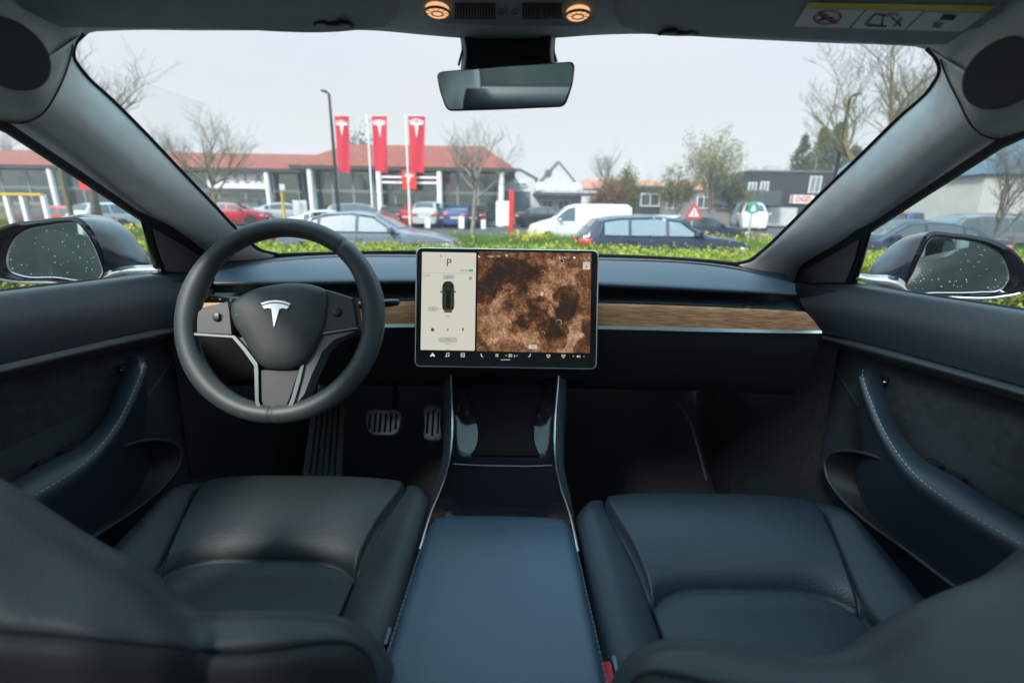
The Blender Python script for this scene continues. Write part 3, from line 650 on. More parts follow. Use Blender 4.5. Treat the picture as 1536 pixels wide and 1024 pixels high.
seam2 = [(1900, 1060), (1800, 1070), (1700, 1080), (1600, 1085), (1500, 1085), (1420, 1085), (1360, 1083), (1310, 1080), (1270, 1075), (1200, 1062), (1130, 1040), (1060, 1018), (1010, 1006), (975, 1003), (952, 1015), (940, 1040), (936, 1090)]
seatback(s2, far2, seam2, [.34] * 17, [.25, .25, .25, .25, .255, .26, .27, .28, .285, .29, .295, .30, .31, .315, .32, .32, .32], 1)
red = mat('buckle_red', (.55, .02, .02), .35)
for s, (u, v) in ((-1, (592, 968)), (1, (912, 1012))):
    nd = node('seat_belt_buckle', car); c_ = WT(u, v, .56 if s < 0 else .535)
    mb = MB(); M = frame(c_, V((-.2 * s, -.45, .9)), V((0, 1, 0))); mb.prism(rrect(.016, .034, .003), M, -.03, -.004, inset=.002); obj('buckle_body', mb, darkpl, nd)
    mb = MB(); mb.prism(rrect(.013, .026, .003), M, -.006, .003, inset=.002); obj('release_button', mb, red, nd)
    mb = MB(); M2 = M @ Matrix.Translation((s * .011, .008, 0)); mb.prism(rrect(.004, .018, .0015), M2, -.03, .004); obj('buckle_tongue', mb, mat('bluegrey_plastic', (.10, .16, .24), .3), nd)

# ---- doors (right measured, left mirrored)
def DX(pts, X): return [WX(u, v, X) for u, v in pts]
for s in (1, -1):
    nd = node('door', car)
    def mir(ps, s=s): return [V((p.x * s, p.y, p.z)) for p in ps]
    L = lambda pts, X: mir(DX(pts, X))
    mb = MB()
    rows = [L([(1198, 424), (1284, 425), (1400, 442), (1536, 463), (1720, 494), (2300, 590)], .738), L([(1198, 427), (1284, 427), (1400, 444), (1536, 465), (1720, 496), (2300, 592)], .728),
            L([(1198, 434), (1284, 433), (1400, 449), (1536, 470), (1720, 502), (2300, 600)], .703),
            L([(1200, 450), (1300, 462), (1400, 480), (1536, 505), (1720, 538), (2300, 650)], .686),
            L([(1218, 478), (1300, 490), (1400, 514), (1536, 548), (1720, 590), (2300, 740)], .682),
            L([(1231, 499), (1300, 514), (1400, 541), (1536, 579), (1720, 630), (2300, 800)], .686)]
    mb.loft(rows, 60, 40); up = obj('upper_pad', mb, mat('door_pad', (.024, .035, .045), .5, spec=.65, bump=.55, bscale=500, noise=.08), nd, sharp=80)
    mb = MB()
    rows = [L([(1232, 500), (1300, 515), (1400, 542), (1536, 580), (1720, 631), (2300, 800)], .700), L([(1232, 502), (1300, 518), (1400, 545), (1536, 584), (1720, 636), (2300, 808)], .688),
            L([(1234, 508), (1300, 526), (1400, 553), (1536, 592), (1720, 645), (2300, 820)], .682), L([(1236, 514), (1300, 533), (1400, 561), (1536, 600), (1720, 654), (2300, 832)], .690), L([(1236, 517), (1300, 536), (1400, 564), (1536, 604), (1720, 658), (2300, 838)], .712)]
    mb.loft(rows, 60, 24); obj('trim_roll', mb, softpl, nd, sharp=80)
    # inner wall
    mb = MB(); mb.loft([mir([V((.716, y, z)) for y in (1.25, .9, .6, .2, -.5)]) if k == 0 else mir([V((.716 - k_, y, z)) for y in (1.25, .9, .6, .2, -.5)]) for k, (z, k_) in enumerate(((.87, 0), (.80, 0), (.70, .01), (.55, .02), (.40, .03), (.2, .03)))], 30, 20)
    obj('lower_panel', mb, softpl, nd)
    sp = [(1246, 527), (1243, 537), (1262, 568), (1302, 629), (1400, 720), (1560, 810), (1760, 900), (1760, 668), (1536, 604), (1420, 570), (1332, 544), (1275, 528)]
    mb = MB(); bot = cr([V((*p, 0)) for p in sp[1:7]], 24); tp = cr([V((*p, 0)) for p in [sp[0], (1275, 528), (1332, 544), (1420, 570), (1536, 604), (1760, 668)]], 24)
    mb.grid([mir([WX(p.x, p.y, .711) for p in tp]), mir([WX((p.x + q_.x) / 2, (p.y + q_.y) / 2, .713) for p, q_ in zip(tp, bot)]), mir([WX(p.x, p.y, .711) for p in bot])]); obj('suede_panel', mb, suede, nd)
    mb = MB(); mb.tube(L([(1275, 527), (1254, 523), (1243, 529), (1244, 538), (1262, 568), (1302, 629)], .710), .0026, 6); obj('panel_bead', mb, softpl, nd)
    # armrest / door pull
    le = [(1288, 553), (1290, 566), (1304, 609), (1332, 668), (1368, 715), (1434, 765), (1536, 826), (1720, 935)]
    ri = [(1318, 553), (1323, 572), (1334, 605), (1353, 652), (1383, 686), (1434, 716), (1536, 780), (1720, 880)]
    a = cr(L(le, .645), 50); b = cr(L(ri, .692), 50)
    a[0] += V((0, -.006, -.003)); b[0] += V((0, -.006, -.003))
    rows = [[p + V((s * .035, .0, -.20)) for p in a], [p + V((s * .012, 0, -.07)) for p in a], [p + V((s * .003, 0, -.018)) for p in a], [p + V((0, 0, -.006)) for p in a], [p + V((s * .002, 0, 0)) for p in a],
            [p.lerp(q_, .3) + V((0, 0, .007)) for p, q_ in zip(a, b)], [p.lerp(q_, .7) + V((0, 0, .007)) for p, q_ in zip(a, b)], b, [p + V((s * .004, 0, -.010)) for p in b], [p + V((s * .006, 0, -.045)) for p in b], [p + V((s * .03, 0, -.06)) for p in b]]
    tip = [r[0].lerp(sum((q_[0] for q_ in rows[3:8]), V()) / 5, .6) + V((0, .012, -.008)) for r in rows]
    for r, t_ in zip(rows, tip): r.insert(0, t_)
    mb = MB(); mb.loft(rows, 60, 40); pull = obj('door_pull', mb, mat('pull_leather', (.014, .024, .036), .5, spec=.65, bump=.25, bscale=900), nd, sharp=80)
    stitches([p + V((s * .004, 0, .0042)) for p in a[0:]], 'stitching', pull, r=.00055, dash=.0038, gap=.003)
    mb = MB(); sw = WX(1418, 690, .70)
    for k in range(2):
        c_ = V((.694 * s, WX(1405 + 35 * k, 690 + 10 * k, .70).y, .0)); c_.z = WX(1418, 698, .70).z - .004
        M = frame(c_, V((-.1 * s, 0, 1)), V((0, 1, 0))); mb.prism(rrect(.022, .030, .004), M, -.01, .002, inset=.002)
    pieces('window_switch', mb, gloss, nd)
    mb = MB(); M = frame(mir([WX(1322, 568, .70)])[0], V((-.6 * s, -.5, .6))); mb.prism(rrect(.022, .016, .004), M, -.01, .0, inset=.002)
    obj('release_button', mb, gloss, nd)
    mb = MB()
    for k in (-1, 1): mb.box(M @ V((k * .004, .001, .0003)), (.0006, .004, .0006), M.to_3x3())
    obj('button_print', mb, rubber, nd)
    # pocket
    rim = [(1322, 688), (1295, 679), (1271, 676), (1248, 680), (1237, 693), (1240, 714), (1258, 742), (1290, 774), (1358, 824), (1444, 888), (1600, 985)]
    rp = cr(L(rim, .655), 60)
    mb = MB(); mb.tube(rp, .0032, 8); rows = [rp, [p + V((s * .010, .006, -.006)) for p in rp], [p + V((s * .04, .022, -.03)) for p in rp], [V((s * .71, p.y + .05, p.z - .10)) for p in rp]]
    mb.loft(rows, 60, 12); pk = obj('door_pocket', mb, softpl, nd, sharp=80)
    mb = MB(); inn = [p.lerp(V((s * .66, rp[25].y - .12, rp[25].z + .02)), .3) + V((s * .035, 0, -.0)) for p in rp]
    mb.loft([rp, inn, [p + V((s * .02, -.05, .0)) for p in inn]], 60, 8); obj('pocket_liner', mb, darkpl, nd)
    # sail panel, seal and glass
    q = [WSide(u, v, 1) + V((-.010, -.004, 0)) for u, v in ((1314, 334), (1296, 385), (1281, 426), (1240, 428), (1190, 428), (1200, 396), (1258, 360))]
    mb = MB(); mb.poly(mir(q)); mb.poly(mir([p + V((.008, .004, 0)) for p in q])); sl_ = obj('sail_panel', mb, darkpl, nd, sharp=10)
    q = [WSide(u, v, 1) + V((-.013, -.004, 0)) for u, v in ((1296, 360), (1290, 385), (1276, 422), (1238, 423), (1203, 423), (1216, 405), (1262, 379))]
    mb = MB(); mb.tube(mir(q + [q[0]]), .0012, 5); mb.poly(mir([p + V((-.001, 0, 0)) for p in q])); obj('tweeter_cover', mb, mat('speaker_cloth', (.02, .022, .024), .9), nd)
    mb = MB(); mb.tube(mir([WSide(1303, 345, 1), WSide(1293, 385, 1), WSide(1281, 428, 1)]), .005, 6); mb.tube(mir([WSide(*p, 1) + V((-.004, 0, 0)) for p in ((1281, 426), (1400, 443), (1536, 464), (1720, 495))]), .003, 6)
    mb.tube(mir([WSide(*p, 1) for p in ((1303, 345), (1381, 293), (1498, 217), (1536, 199), (1600, 172))]), .007, 6)
    obj('window_seal', mb, rubber, nd)
    mb = MB(); mb.grid([mir([V((.7405 - .41 * (z - .97), y, z)) for y in (1.02, .6, 0, -.7)]) for z in (.94, 1.0, 1.1, 1.2, 1.3)]); obj('door_glass', mb, sglass, nd)
    # door mirror outside
    if s > 0:
        g_ = [(1361, 428), (1370, 408), (1382, 382), (1398, 357), (1428, 358), (1475, 367), (1499, 381), (1510, 401), (1512, 420), (1500, 435), (1470, 438), (1400, 439), (1367, 439)]
        h_ = [(1355, 433), (1362, 408), (1376, 374), (1390, 350), (1432, 350), (1482, 358), (1512, 370), (1532, 388), (1542, 412), (1536, 436), (1500, 445), (1430, 446), (1362, 441)]
        k_ = [(1302, 420), (1306, 402), (1322, 382), (1348, 362), (1380, 353), (1410, 356), (1430, 366), (1440, 380), (1440, 400), (1435, 418), (1415, 428), (1370, 430), (1325, 428)]
        tg, nrm = 1.0, V((-.42, -.90, .0))
        cb = [(1283, 419), (1300, 424), (1355, 438), (1362, 444)]; ct = [(1287, 410), (1304, 412), (1350, 418), (1362, 428)]
    else:
        g_ = [(154, 410), (150, 392), (141, 369), (126, 344), (116, 334), (104, 334), (73, 338), (40, 346), (24, 357), (15, 372), (11, 395), (16, 407), (30, 413), (80, 416), (150, 416)]
        h_ = [(158, 412), (157, 390), (149, 366), (133, 338), (120, 327), (100, 326), (60, 330), (15, 336), (-10, 348), (-24, 370), (-28, 398), (-20, 412), (10, 420), (70, 423), (155, 420)]
        k_ = [(224, 398), (222, 388), (210, 368), (194, 346), (174, 332), (150, 326), (120, 330), (100, 342), (92, 360), (90, 384), (94, 396), (110, 402), (140, 405), (180, 404), (215, 402)]
        tg, nrm = .99, V((.40, -.91, .0))
        cb = [(242, 409), (222, 411), (165, 416), (157, 420)]; ct = [(240, 398), (222, 398), (170, 404), (157, 410)]
    mr = node('door_mirror', car)
    gc = WT(sum(p[0] for p in g_) / len(g_), sum(p[1] for p in g_) / len(g_), tg); M = frame(gc, nrm)
    g2 = smooth2(pxframe(M, g_), 70); h2 = smooth2(pxframe(M, h_), 70)
    R0 = [M @ V((x, y, -.003)) for x, y in g2]; R1 = [M @ V(((x + a_) / 2, (y + b_) / 2, .004)) for (x, y), (a_, b_) in zip(g2, h2)]; R2 = [M @ V((x, y, 0)) for x, y in h2]
    kk = cr([WT(u, v, tg + .10) for u, v in k_], 70, True); kc = sum(kk, V()) / 70
    R3 = [p.lerp(q_, .4) + (p - gc).normalized() * .004 for p, q_ in zip(R2, kk)]
    mb = MB(); mb.grid([R0, R1, R2], True); obj('mirror_rim', mb, gloss, mr, sharp=60)
    mb = MB(); mb.loft([[R2[i], R3[i], kk[i], kk[i].lerp(kc, .35) + V((-.01 * s, .02, 0)), kc + V((-.01 * s, .028, 0))] for i in range(70)] + [[R2[0], R3[0], kk[0], kk[0].lerp(kc, .35) + V((-.01 * s, .02, 0)), kc + V((-.01 * s, .028, 0))]], 20)
    obj('mirror_housing', mb, paintblue, mr, sharp=80)
    mb = MB(); mb.prism(g2, M, -.004, -.001); mg = obj('mirror_glass', mb, mirrorm, mr)
    mb = MB(); mb.tube([M @ V((x, y, .0005)) for x, y in g2] + [M @ V((*g2[0], .0005))], .0014, 5); obj('glass_edge', mb, chrome, mr)
    mb = MB(); rnd = random.Random(5 + s); xs = [p[0] for p in g2]; ys = [p[1] for p in g2]; n_d = 0
    from mathutils.geometry import intersect_point_tri_2d
    while n_d < 55:
        x, y = rnd.uniform(min(xs), max(xs)), rnd.uniform(min(ys), max(ys))
        ins = False; j = len(g2) - 1
        for i in range(len(g2)):
            if (g2[i][1] > y) != (g2[j][1] > y) and x < (g2[j][0] - g2[i][0]) * (y - g2[i][1]) / (g2[j][1] - g2[i][1]) + g2[i][0]: ins = not ins
            j = i
        if not ins: continue
        r = rnd.choice((.0004, .0004, .0006, .0006, .0009)); mb.prism([(x + r * math.cos(a_ * 1.05), y + r * (1 + .5 * rnd.random()) * math.sin(a_ * 1.05)) for a_ in range(6)], M, -.001, .0002, inset=r * .5); n_d += 1
    obj('water_drop', mb, mat('water_drop', (.50, .54, .55), .15, spec=.6), mr)['kind'] = 'stuff'
    mb = MB(); c0 = cr([WT(u, v, tg - .03 + .0 * u) for u, v in cb], 12); c1 = cr([WT(u, v, tg - .02) for u, v in ct], 12)
    mb.grid([c0, [a_.lerp(b_, .5) + V((-.004 * s, -.006, 0)) for a_, b_ in zip(c0, c1)], c1]); mb.tube([M @ V((x, y, .001)) for x, y in h2[-24:] + h2[:1]] if s > 0 else [M @ V((x, y, .001)) for x, y in h2[-26:] + h2[:1]], .0022, 6)
    obj('chrome_strip', mb, bright, mr, solid=.002)

# ---- steering wheel
sw = node('steering_wheel', car); WA = 22
SC = W(421, 478, .80); SN = V((0, -math.cos(R(WA)), math.sin(R(WA)))); SM = frame(SC, SN)
RO = .1655; mb = MB(); rows = []
for i in range(288):
    a = 2 * math.pi * i / 288; deg = math.degrees(a) % 360
    def bump(c, wdt): d = min(abs(deg - c), 360 - abs(deg - c)); return math.exp(-(d / wdt) ** 2)
    th = .0168 + .0035 * (bump(12, 22) + bump(168, 22)) + .002 * (bump(215, 25) + bump(325, 25)); tw = .0165 + .002 * (bump(12, 22) + bump(168, 22))
    seamd = min(min(abs(deg - c), 360 - abs(deg - c)) for c in (52, 128, 270)); gr_ = 1 - .13 * math.exp(-(seamd / .9) ** 2)
    RR = RO - .002 * (bump(12, 22) + bump(168, 22)); d = V((math.cos(a), math.sin(a), 0)); r = []
    for k in range(28):
        b_ = 2 * math.pi * k / 28; r.append(SM @ (d * (RR + th * gr_ * math.cos(b_)) + V((0, 0, tw * gr_ * math.sin(b_)))))
    rows.append(r)
mb.grid(rows, True, True); rim = obj('rim', mb, mat('rim_leather', (.034, .044, .046), .5, spec=.55, bump=.25, bscale=1000, noise=.1, nscale=12), sw, sharp=180)
for a0, a1 in ((132, 228), (-48, 48)):
    stitches([SM @ V(((RO - .0172) * math.cos(R(a0 + (a1 - a0) * k / 30)), (RO - .0172) * math.sin(R(a0 + (a1 - a0) * k / 30)), .0028)) for k in range(31)], 'stitching', rim, r=.0006, dash=.003, gap=.003)
def Z5(pts, M=SM): return pxframe(M, [(240 + x * .3320, 310 + y * .3320) for x, y in pts])
def SF(off): M = SM.copy(); M.translation = SC + SN * off; return M
M1 = SF(.012); pad = smooth2(Z5([(322, 470), (326, 440), (350, 415), (420, 376), (520, 352), (620, 345), (700, 356), (752, 382), (760, 420), (756, 470), (742, 550), (706, 630), (660, 700), (620, 728), (540, 738), (470, 726), (432, 686), (380, 600), (336, 530)], M1), 90)
mb = MB(); cx_, cy_ = sum(p[0] for p in pad) / 90, sum(p[1] for p in pad) / 90; rows = []
for kf, dz in ((1, -.03), (1, -.004), (.992, .001), (.975, .0045), (.94, .0075), (.85, .011), (.6, .014), (.3, .0155), (.02, .016)):
    rows.append([M1 @ V((cx_ + (x - cx_) * kf, cy_ + (y - cy_) * kf, dz)) for x, y in pad])
mb.grid(rows, True); ab = obj('airbag_cover', mb, mat('airbag_skin', (.030, .036, .037), .5, spec=.6, bump=.35, bscale=1100), sw, sharp=80)
for pts in ([(176, 520), (182, 478), (206, 456), (322, 428), (330, 470), (342, 585), (176, 576)], [(754, 376), (800, 388), (878, 414), (890, 470), (900, 552), (736, 575), (752, 500)]):
    mb = MB(); M2 = SF(.004); mb.prism(pxframe(M2, [(240 + x * .332, 310 + y * .332) for x, y in pts]), M2, -.02, .008, inset=.003); obj('spoke', mb, mat('spoke_skin', (.026, .030, .031), .5, spec=.6, bump=.3, bscale=1100), sw)
M2 = SF(.003)
for pts in ([(170, 583), (340, 594), (388, 650), (438, 720), (443, 880), (458, 928), (500, 950), (560, 946), (603, 916), (620, 870), (643, 790), (660, 716), (648, 712), (630, 770), (604, 864), (588, 903), (555, 930), (502, 933), (471, 913), (458, 876), (456, 735), (452, 708), (400, 640), (350, 585), (170, 573)], [(738, 570), (900, 546), (900, 554), (738, 580)]):
    mb = MB(); mb.prism(Z5(pts, M2), M2, -.01, .009); obj('spoke_trim', mb, mat('satin_trim', (.13, .145, .15), .42, metal=.9), sw)
mb = MB(); mb.prism(Z5([(640, 735), (655, 712), (700, 650), (742, 580), (900, 556), (830, 590), (770, 640), (700, 740), (650, 850), (628, 890), (598, 912)][:5] + [(790, 600), (740, 650), (690, 760), (655, 850), (620, 892), (596, 908), (606, 870)], M2), M2, -.03, .004, inset=.002); obj('spoke', mb, mat('spoke_grey', (.10, .115, .12), .4, spec=.6), sw)
mb = MB(); mb.prism(Z5([(352, 596), (400, 656), (446, 722), (480, 700), (460, 640), (400, 580)], M2), M2, -.03, .0); mb.prism(Z5([(462, 735), (638, 735), (615, 800), (592, 870), (576, 902), (550, 922), (504, 925), (477, 910), (464, 874)], M2), M2, -.02, .0055, inset=.0015)
obj('spoke', mb, mat('spoke_skin', (.026, .030, .031), .5), sw)
for x, y in ((260, 498), (801, 478)):
    M3 = SF(.012); c_ = Z5([(x, y)], M3)[0]; mb = MB(); mb.prism([(c_[0] + .0088 * math.cos(k * .2618), c_[1] + .0088 * math.sin(k * .2618)) for k in range(24)], M3, -.004, .0008)
    mb.prism(rrect(.0125, .0145, .005, 6, c_[0], c_[1]), M3, 0, .0055, inset=.0025)
    obj('scroll_button', mb, mat('button_black', (.012, .013, .014), .4), sw)
mb = MB(); M3 = SF(.0285); c_ = Z5([(521, 490)], M3)[0]; k_ = .32 * .00107
for sh in (EMB_T, EMB_A): mb.prism([(c_[0] + x * k_ * 1.0, c_[1] + (y - 8) * k_) for x, y in sh], M3, -.003, .0012, inset=.0003)
obj('emblem', mb, mat('emblem_silver', (.62, .64, .65), .3, metal=.9), sw)
mb = MB(); M3 = SF(.0092); c_ = Z5([(543, 750)], M3)[0]; mb.text('AIRBAG', M3 @ Matrix.Translation((c_[0], c_[1], 0)), .0048); obj('airbag_lettering', mb, mat('print_dark', (.10, .11, .11), .6), sw)
mb = MB(); M3 = SF(.0125)
for x, y in ((222, 498), (300, 498), (764, 480), (840, 478)): c_ = Z5([(x, y)], M3)[0]; mb.prism(rrect(.0008, .0022, .0003, 1, *c_), M3, 0, .0002)
M3 = SF(.0225)
for x, y, t_ in ((350, 492, 'f'), (700, 478, 'v')):
    c_ = Z5([(x, y)], M3)[0]; mb.prism([(c_[0] + a_ * .001, c_[1] + b_ * .001) for a_, b_ in ((-3, 2), (3, 2), (3, 1), (-1.5, 1), (-1.5, -2), (-3, -2))], M3, -.001, .0012)
obj('button_print', mb, mat('print_grey', (.07, .08, .08), .5), sw)
# column and stalks
sco = node('steering_column', car); mb = MB(); mb.tube([SC - SN * .02, SC - SN * .06, SC - SN * .14, SC - SN * .30 + V((0, 0, -.03))], [.045, .060, .065, .07], 20); obj('column_cover', mb, darkpl, sco)
for s, p0, p1 in ((-1, (400, 456), (309, 446)), (1, (500, 462), (599, 453))):
    a = WT(*p0, .89); b = WT(*p1, .85); mb = MB(); pts = [a.lerp(b, t_) for t_ in (0, .3, .6, .85, .97, 1)]
    mb.tube(pts, [.008, .008, .0085, .009, .0075, .004], 12, flat=.8); st_ = obj('control_stalk', mb, mat('stalk_black', (.02, .022, .024), .35), sco)
    if s < 0:
        mb = MB()
        for u in (318, 330, 346): c_ = WT(u, 448 + (u - 318) * .07, .838); mb.tube([c_ + V((math.cos(k) * .0018, 0, math.sin(k) * .0014)) for k in range(7)], .0004, 4)
        obj('stalk_print', mb, thread, st_)

# ---- touchscreen
ts = node('touchscreen', car)
TC = W(759.5, 463, .95); TM = frame(TC, V((0, -math.cos(R(15.5)), math.sin(R(15.5)))))
def TF(off): M = TM.copy(); M.translation = TC + (TM.to_3x3() @ V((0, 0, 1))) * off; return M
cs = pxframe(TM, [(625, 372), (897, 376.5), (894.5, 553), (622.5, 549)]); TWd = (cs[1][0] - cs[0][0] + cs[2][0] - cs[3][0]) / 2; TH = (cs[0][1] + cs[1][1] - cs[2][1] - cs[3][1]) / 2
tcx = sum(c[0] for c in cs) / 4; tcy = sum(c[1] for c in cs) / 4
mb = MB(); mb.prism(rrect(TWd, TH, .011, 7, tcx, tcy), TM, -.012, -.0005); mb.prism(rrect(TWd * .7, TH * .7, .02, 5, tcx, tcy), TM, -.03, -.012); obj('screen_housing', mb, darkpl, ts)
o_ = rrect(TWd, TH, .011, 7, tcx, tcy); mb = MB(); mb.tube([TM @ V((*p, -.001)) for p in o_ + o_[:1]], .0016, 6); obj('screen_edge', mb, mat('edge_metal', (.45, .48, .50), .3, metal=1.), ts)
mb = MB(); mb.prism(rrect(TWd - .003, TH - .003, .010, 7, tcx, tcy), TM, -.002, .0005); obj('glass_face', mb, mat('screen_black', (.012, .012, .012), .25, spec=.35), ts)
def U(x, y, M=TM): return pxframe(M, [(600 + x * .20833, 360 + y * .20833)])[0]
def uiquad(m, x0, y0, x1, y1, off, r=0.):
    M = TF(off); a = U(x0, y1, M); b = U(x1, y0, M); w_, h_ = b[0] - a[0], b[1] - a[1]
    m.add([M @ V((*p, 0)) for p in (rrect(w_, h_, r, 4, (a[0] + b[0]) / 2, (a[1] + b[1]) / 2) if r else [a, (b[0], a[1]), b, (a[0], b[1])])], [tuple(range(24 if False else (20 if r else 4)))])
def lit(name, col, s_=1.): return mat(name, (.01, .01, .01), .35, spec=.25, emit=col, es=s_)
mb = MB(); uiquad(mb, 148, 92, 549, 790, .0009, .002); pnl = obj('status_display', mb, lit('ui_panel', (.37, .365, .31), 1), ts)
# map of brown terrain
mm = bpy.data.materials.new('ui_terrain'); mm.use_nodes = True; n_ = mm.node_tree.nodes; l_ = mm.node_tree.links; P_ = n_['Principled BSDF']
P_.inputs['Base Color'].default_value = (.01, .01, .01, 1); P_.inputs['Roughness'].default_value = .35; P_.inputs['Specular IOR Level'].default_value = .25
tc = n_.new('ShaderNodeTexCoord')
def nz(sc_, det, dist=0., off=(0, 0, 0), rough=.6):
    m_ = n_.new('ShaderNodeMapping'); m_.inputs['Location'].default_value = off; l_.new(tc.outputs['Object'], m_.inputs[0])
    t_ = n_.new('ShaderNodeTexNoise'); t_.inputs['Scale'].default_value = sc_; t_.inputs['Detail'].default_value = det; t_.inputs['Roughness'].default_value = rough; t_.inputs['Distortion'].default_value = dist; l_.new(m_.outputs[0], t_.inputs['Vector']); return t_.outputs[0]
def mth(op, a_, b_=None, c_=None, cl=False):
    k = n_.new('ShaderNodeMath'); k.operation = op; k.use_clamp = cl
    for i, q_ in enumerate((a_, b_, c_)):
        if q_ is None: continue
        if isinstance(q_, (int, float)): k.inputs[i].default_value = q_
        else: l_.new(q_, k.inputs[i])
    return k.outputs[0]
big = nz(9, 3, .6, (3.1, .2, 1.7)); fine = nz(60, 8, .3, (0, 0, 0), .75); speck = nz(260, 4, 0, (5, 5, 5), .8)
# broad features placed on the display: signed blobs in object space
def blob(x, y, rx, ry, ang=0.):
    p = TM @ V((*U(x, y), 0)); m_ = n_.new('ShaderNodeMapping'); m_.vector_type = 'TEXTURE'
    m_.inputs['Location'].default_value = p; m_.inputs['Rotation'].default_value = (0, R(ang), 0); m_.inputs['Scale'].default_value = (rx, 10, ry)
    nv = n_.new('ShaderNodeTexNoise'); nv.inputs['Scale'].default_value = 28; nv.inputs['Detail'].default_value = 6; l_.new(tc.outputs['Object'], nv.inputs['Vector'])
    sc2 = n_.new('ShaderNodeVectorMath'); sc2.operation = 'MULTIPLY_ADD'; l_.new(nv.outputs['Color'], sc2.inputs[0]); sc2.inputs[1].default_value = (.09, 0, .09); sc2.inputs[2].default_value = (-.045, 0, -.045)
    ad = n_.new('ShaderNodeVectorMath'); ad.operation = 'ADD'; l_.new(tc.outputs['Object'], ad.inputs[0]); l_.new(sc2.outputs[0], ad.inputs[1]); l_.new(ad.outputs[0], m_.inputs[0])
    g_ = n_.new('ShaderNodeVectorMath'); g_.operation = 'LENGTH'; l_.new(m_.outputs[0], g_.inputs[0])
    return mth('MULTIPLY', mth('SUBTRACT', 1.15, g_.outputs['Value'], None, False), 2.6, None, True)
kx = (U(700, 0)[0] - U(600, 0)[0]) / 100
val = mth('MULTIPLY_ADD', big, .5, .16); val = mth('MULTIPLY_ADD', fine, 1.25, mth('SUBTRACT', val, .56))
for x, y, rx, ry, ang, amt in ((800, 280, 260, 150, -20, -.50), (980, 520, 280, 70, -48, -.45), (1200, 440, 80, 130, 20, -.55), (1080, 650, 70, 90, 0, -.35), (1330, 640, 60, 120, 0, -.25), (620, 640, 70, 160, 0, -.2),
                             (1120, 300, 160, 160, 0, .42), (1080, 470, 70, 110, -30, .5), (720, 640, 190, 130, 0, .42), (740, 400, 120, 60, -40, .45), (1240, 700, 60, 200, 35, .55), (900, 720, 120, 60, 0, .35), (560, 380, 40, 60, 0, -.3), (1280, 200, 90, 90, 0, .12)):
    val = mth('MULTIPLY_ADD', blob(x, y, rx * kx, ry * kx, ang), amt * .62, val)
val = mth('MULTIPLY_ADD', mth('SUBTRACT', speck, .5), 1.1, val)
rmp = n_.new('ShaderNodeValToRGB'); e = rmp.color_ramp.elements; e[0].position = 0; e[0].color = (.022, .014, .010, 1); e[1].position = 1; e[1].color = (.62, .46, .34, 1)
for ps, c_ in ((.25, (.040, .020, .011)), (.47, (.15, .062, .026)), (.65, (.29, .145, .072)), (.82, (.44, .27, .17))): q_ = e.new(ps); q_.color = (*c_, 1)
l_.new(val, rmp.inputs[0]); l_.new(rmp.outputs[0], P_.inputs['Emission Color']); P_.inputs['Emission Strength'].default_value = .62
mb = MB(); uiquad(mb, 551, 94, 1379, 800, .0009); mp_ = obj('map_display', mb, mm, ts)
# craters and marker
mb = MB(); M = TF(.0011)
rnd = random.Random(3)
for x, y, r in [(1030, 232, 15), (1143, 592, 22), (1030, 668, 14), (912, 570, 12), (617, 568, 8), (815, 755, 8), (750, 470, 7), (1163, 150, 18), (655, 232, 5)] + [(rnd.uniform(560, 760), rnd.uniform(400, 780), rnd.uniform(3, 7)) for _ in range(26)]:
    c_ = U(x, y, M); o2 = []; i2 = []
    for k in range(15): a_ = k * .449 + .4; wv = .35 + .3 * math.sin(a_ + .8); o2.append(M @ V((c_[0] + r * kx * math.cos(a_), c_[1] + r * kx * math.sin(a_), 0))); i2.append(M @ V((c_[0] + r * kx * (1 - wv * .45) * math.cos(a_), c_[1] + r * kx * (1 - wv * .45) * math.sin(a_), 0)))
    mb.grid([o2, i2])
obj('crater_print', mb, lit('ui_crater', (.42, .29, .20), .6), mp_)
mb = MB()
for x, y, r in ((1143, 595, 15), (1163, 150, 12), (1030, 668, 8), (1030, 236, 7)):
    c_ = U(x, y, M); mb.add([M @ V((c_[0] + r * kx * math.cos(k * .45), c_[1] + r * kx * .8 * math.sin(k * .45), .0001)) for k in range(14)], [tuple(range(14))])
obj('crater_print', mb, lit('ui_dark', (.02, .014, .010), 1), mp_)
def uitext(m, txt, x, y, size, off=.0013, al='CENTER', bold=0): M = TF(off); c_ = U(x, y, M); m.text(txt, M @ Matrix.Translation((c_[0], c_[1], 0)), size * kx, align=al, bold=bold)
mb = MB(); uitext(mb, 'P', 352, 166, 78, bold=.00006); uitext(mb, '322 km', 463, 219, 20); uitext(mb, 'OPEN', 350, 268, 15, .0016); uitext(mb, 'OPEN', 345, 549, 14); uitext(mb, 'Trip 455', 192, 256, 16)
uitext(mb, '...', 343, 778, 40)
c0 = TF(.0012)
for x, y in ((235, 645),): mb.add([c0 @ V((U(x, y)[0] + 13 * kx * math.cos(k * .45), U(x, y)[1] + 13 * kx * math.sin(k * .45), 0)) for k in range(14)], [tuple(range(14))])
def uipoly(m, pts, off=.0013): M = TF(off); m.add([M @ V((*U(*p, M), 0)) for p in pts], [tuple(range(len(pts)))])
def uiline(m, pts, w_, off=.0013):
    M = TF(off); q_ = [V((*U(*p, M), 0)) for p in pts]
    for a_, b_ in zip(q_, q_[1:]):
        d_ = (b_ - a_).normalized() * (w_ * kx * .3); n2 = V((-d_.y, d_.x, 0)).normalized() * (w_ * kx / 2)
        m.add([M @ p for p in (a_ - d_ + n2, b_ + d_ + n2, b_ + d_ - n2, a_ - d_ - n2)], [(0, 1, 2, 3)])
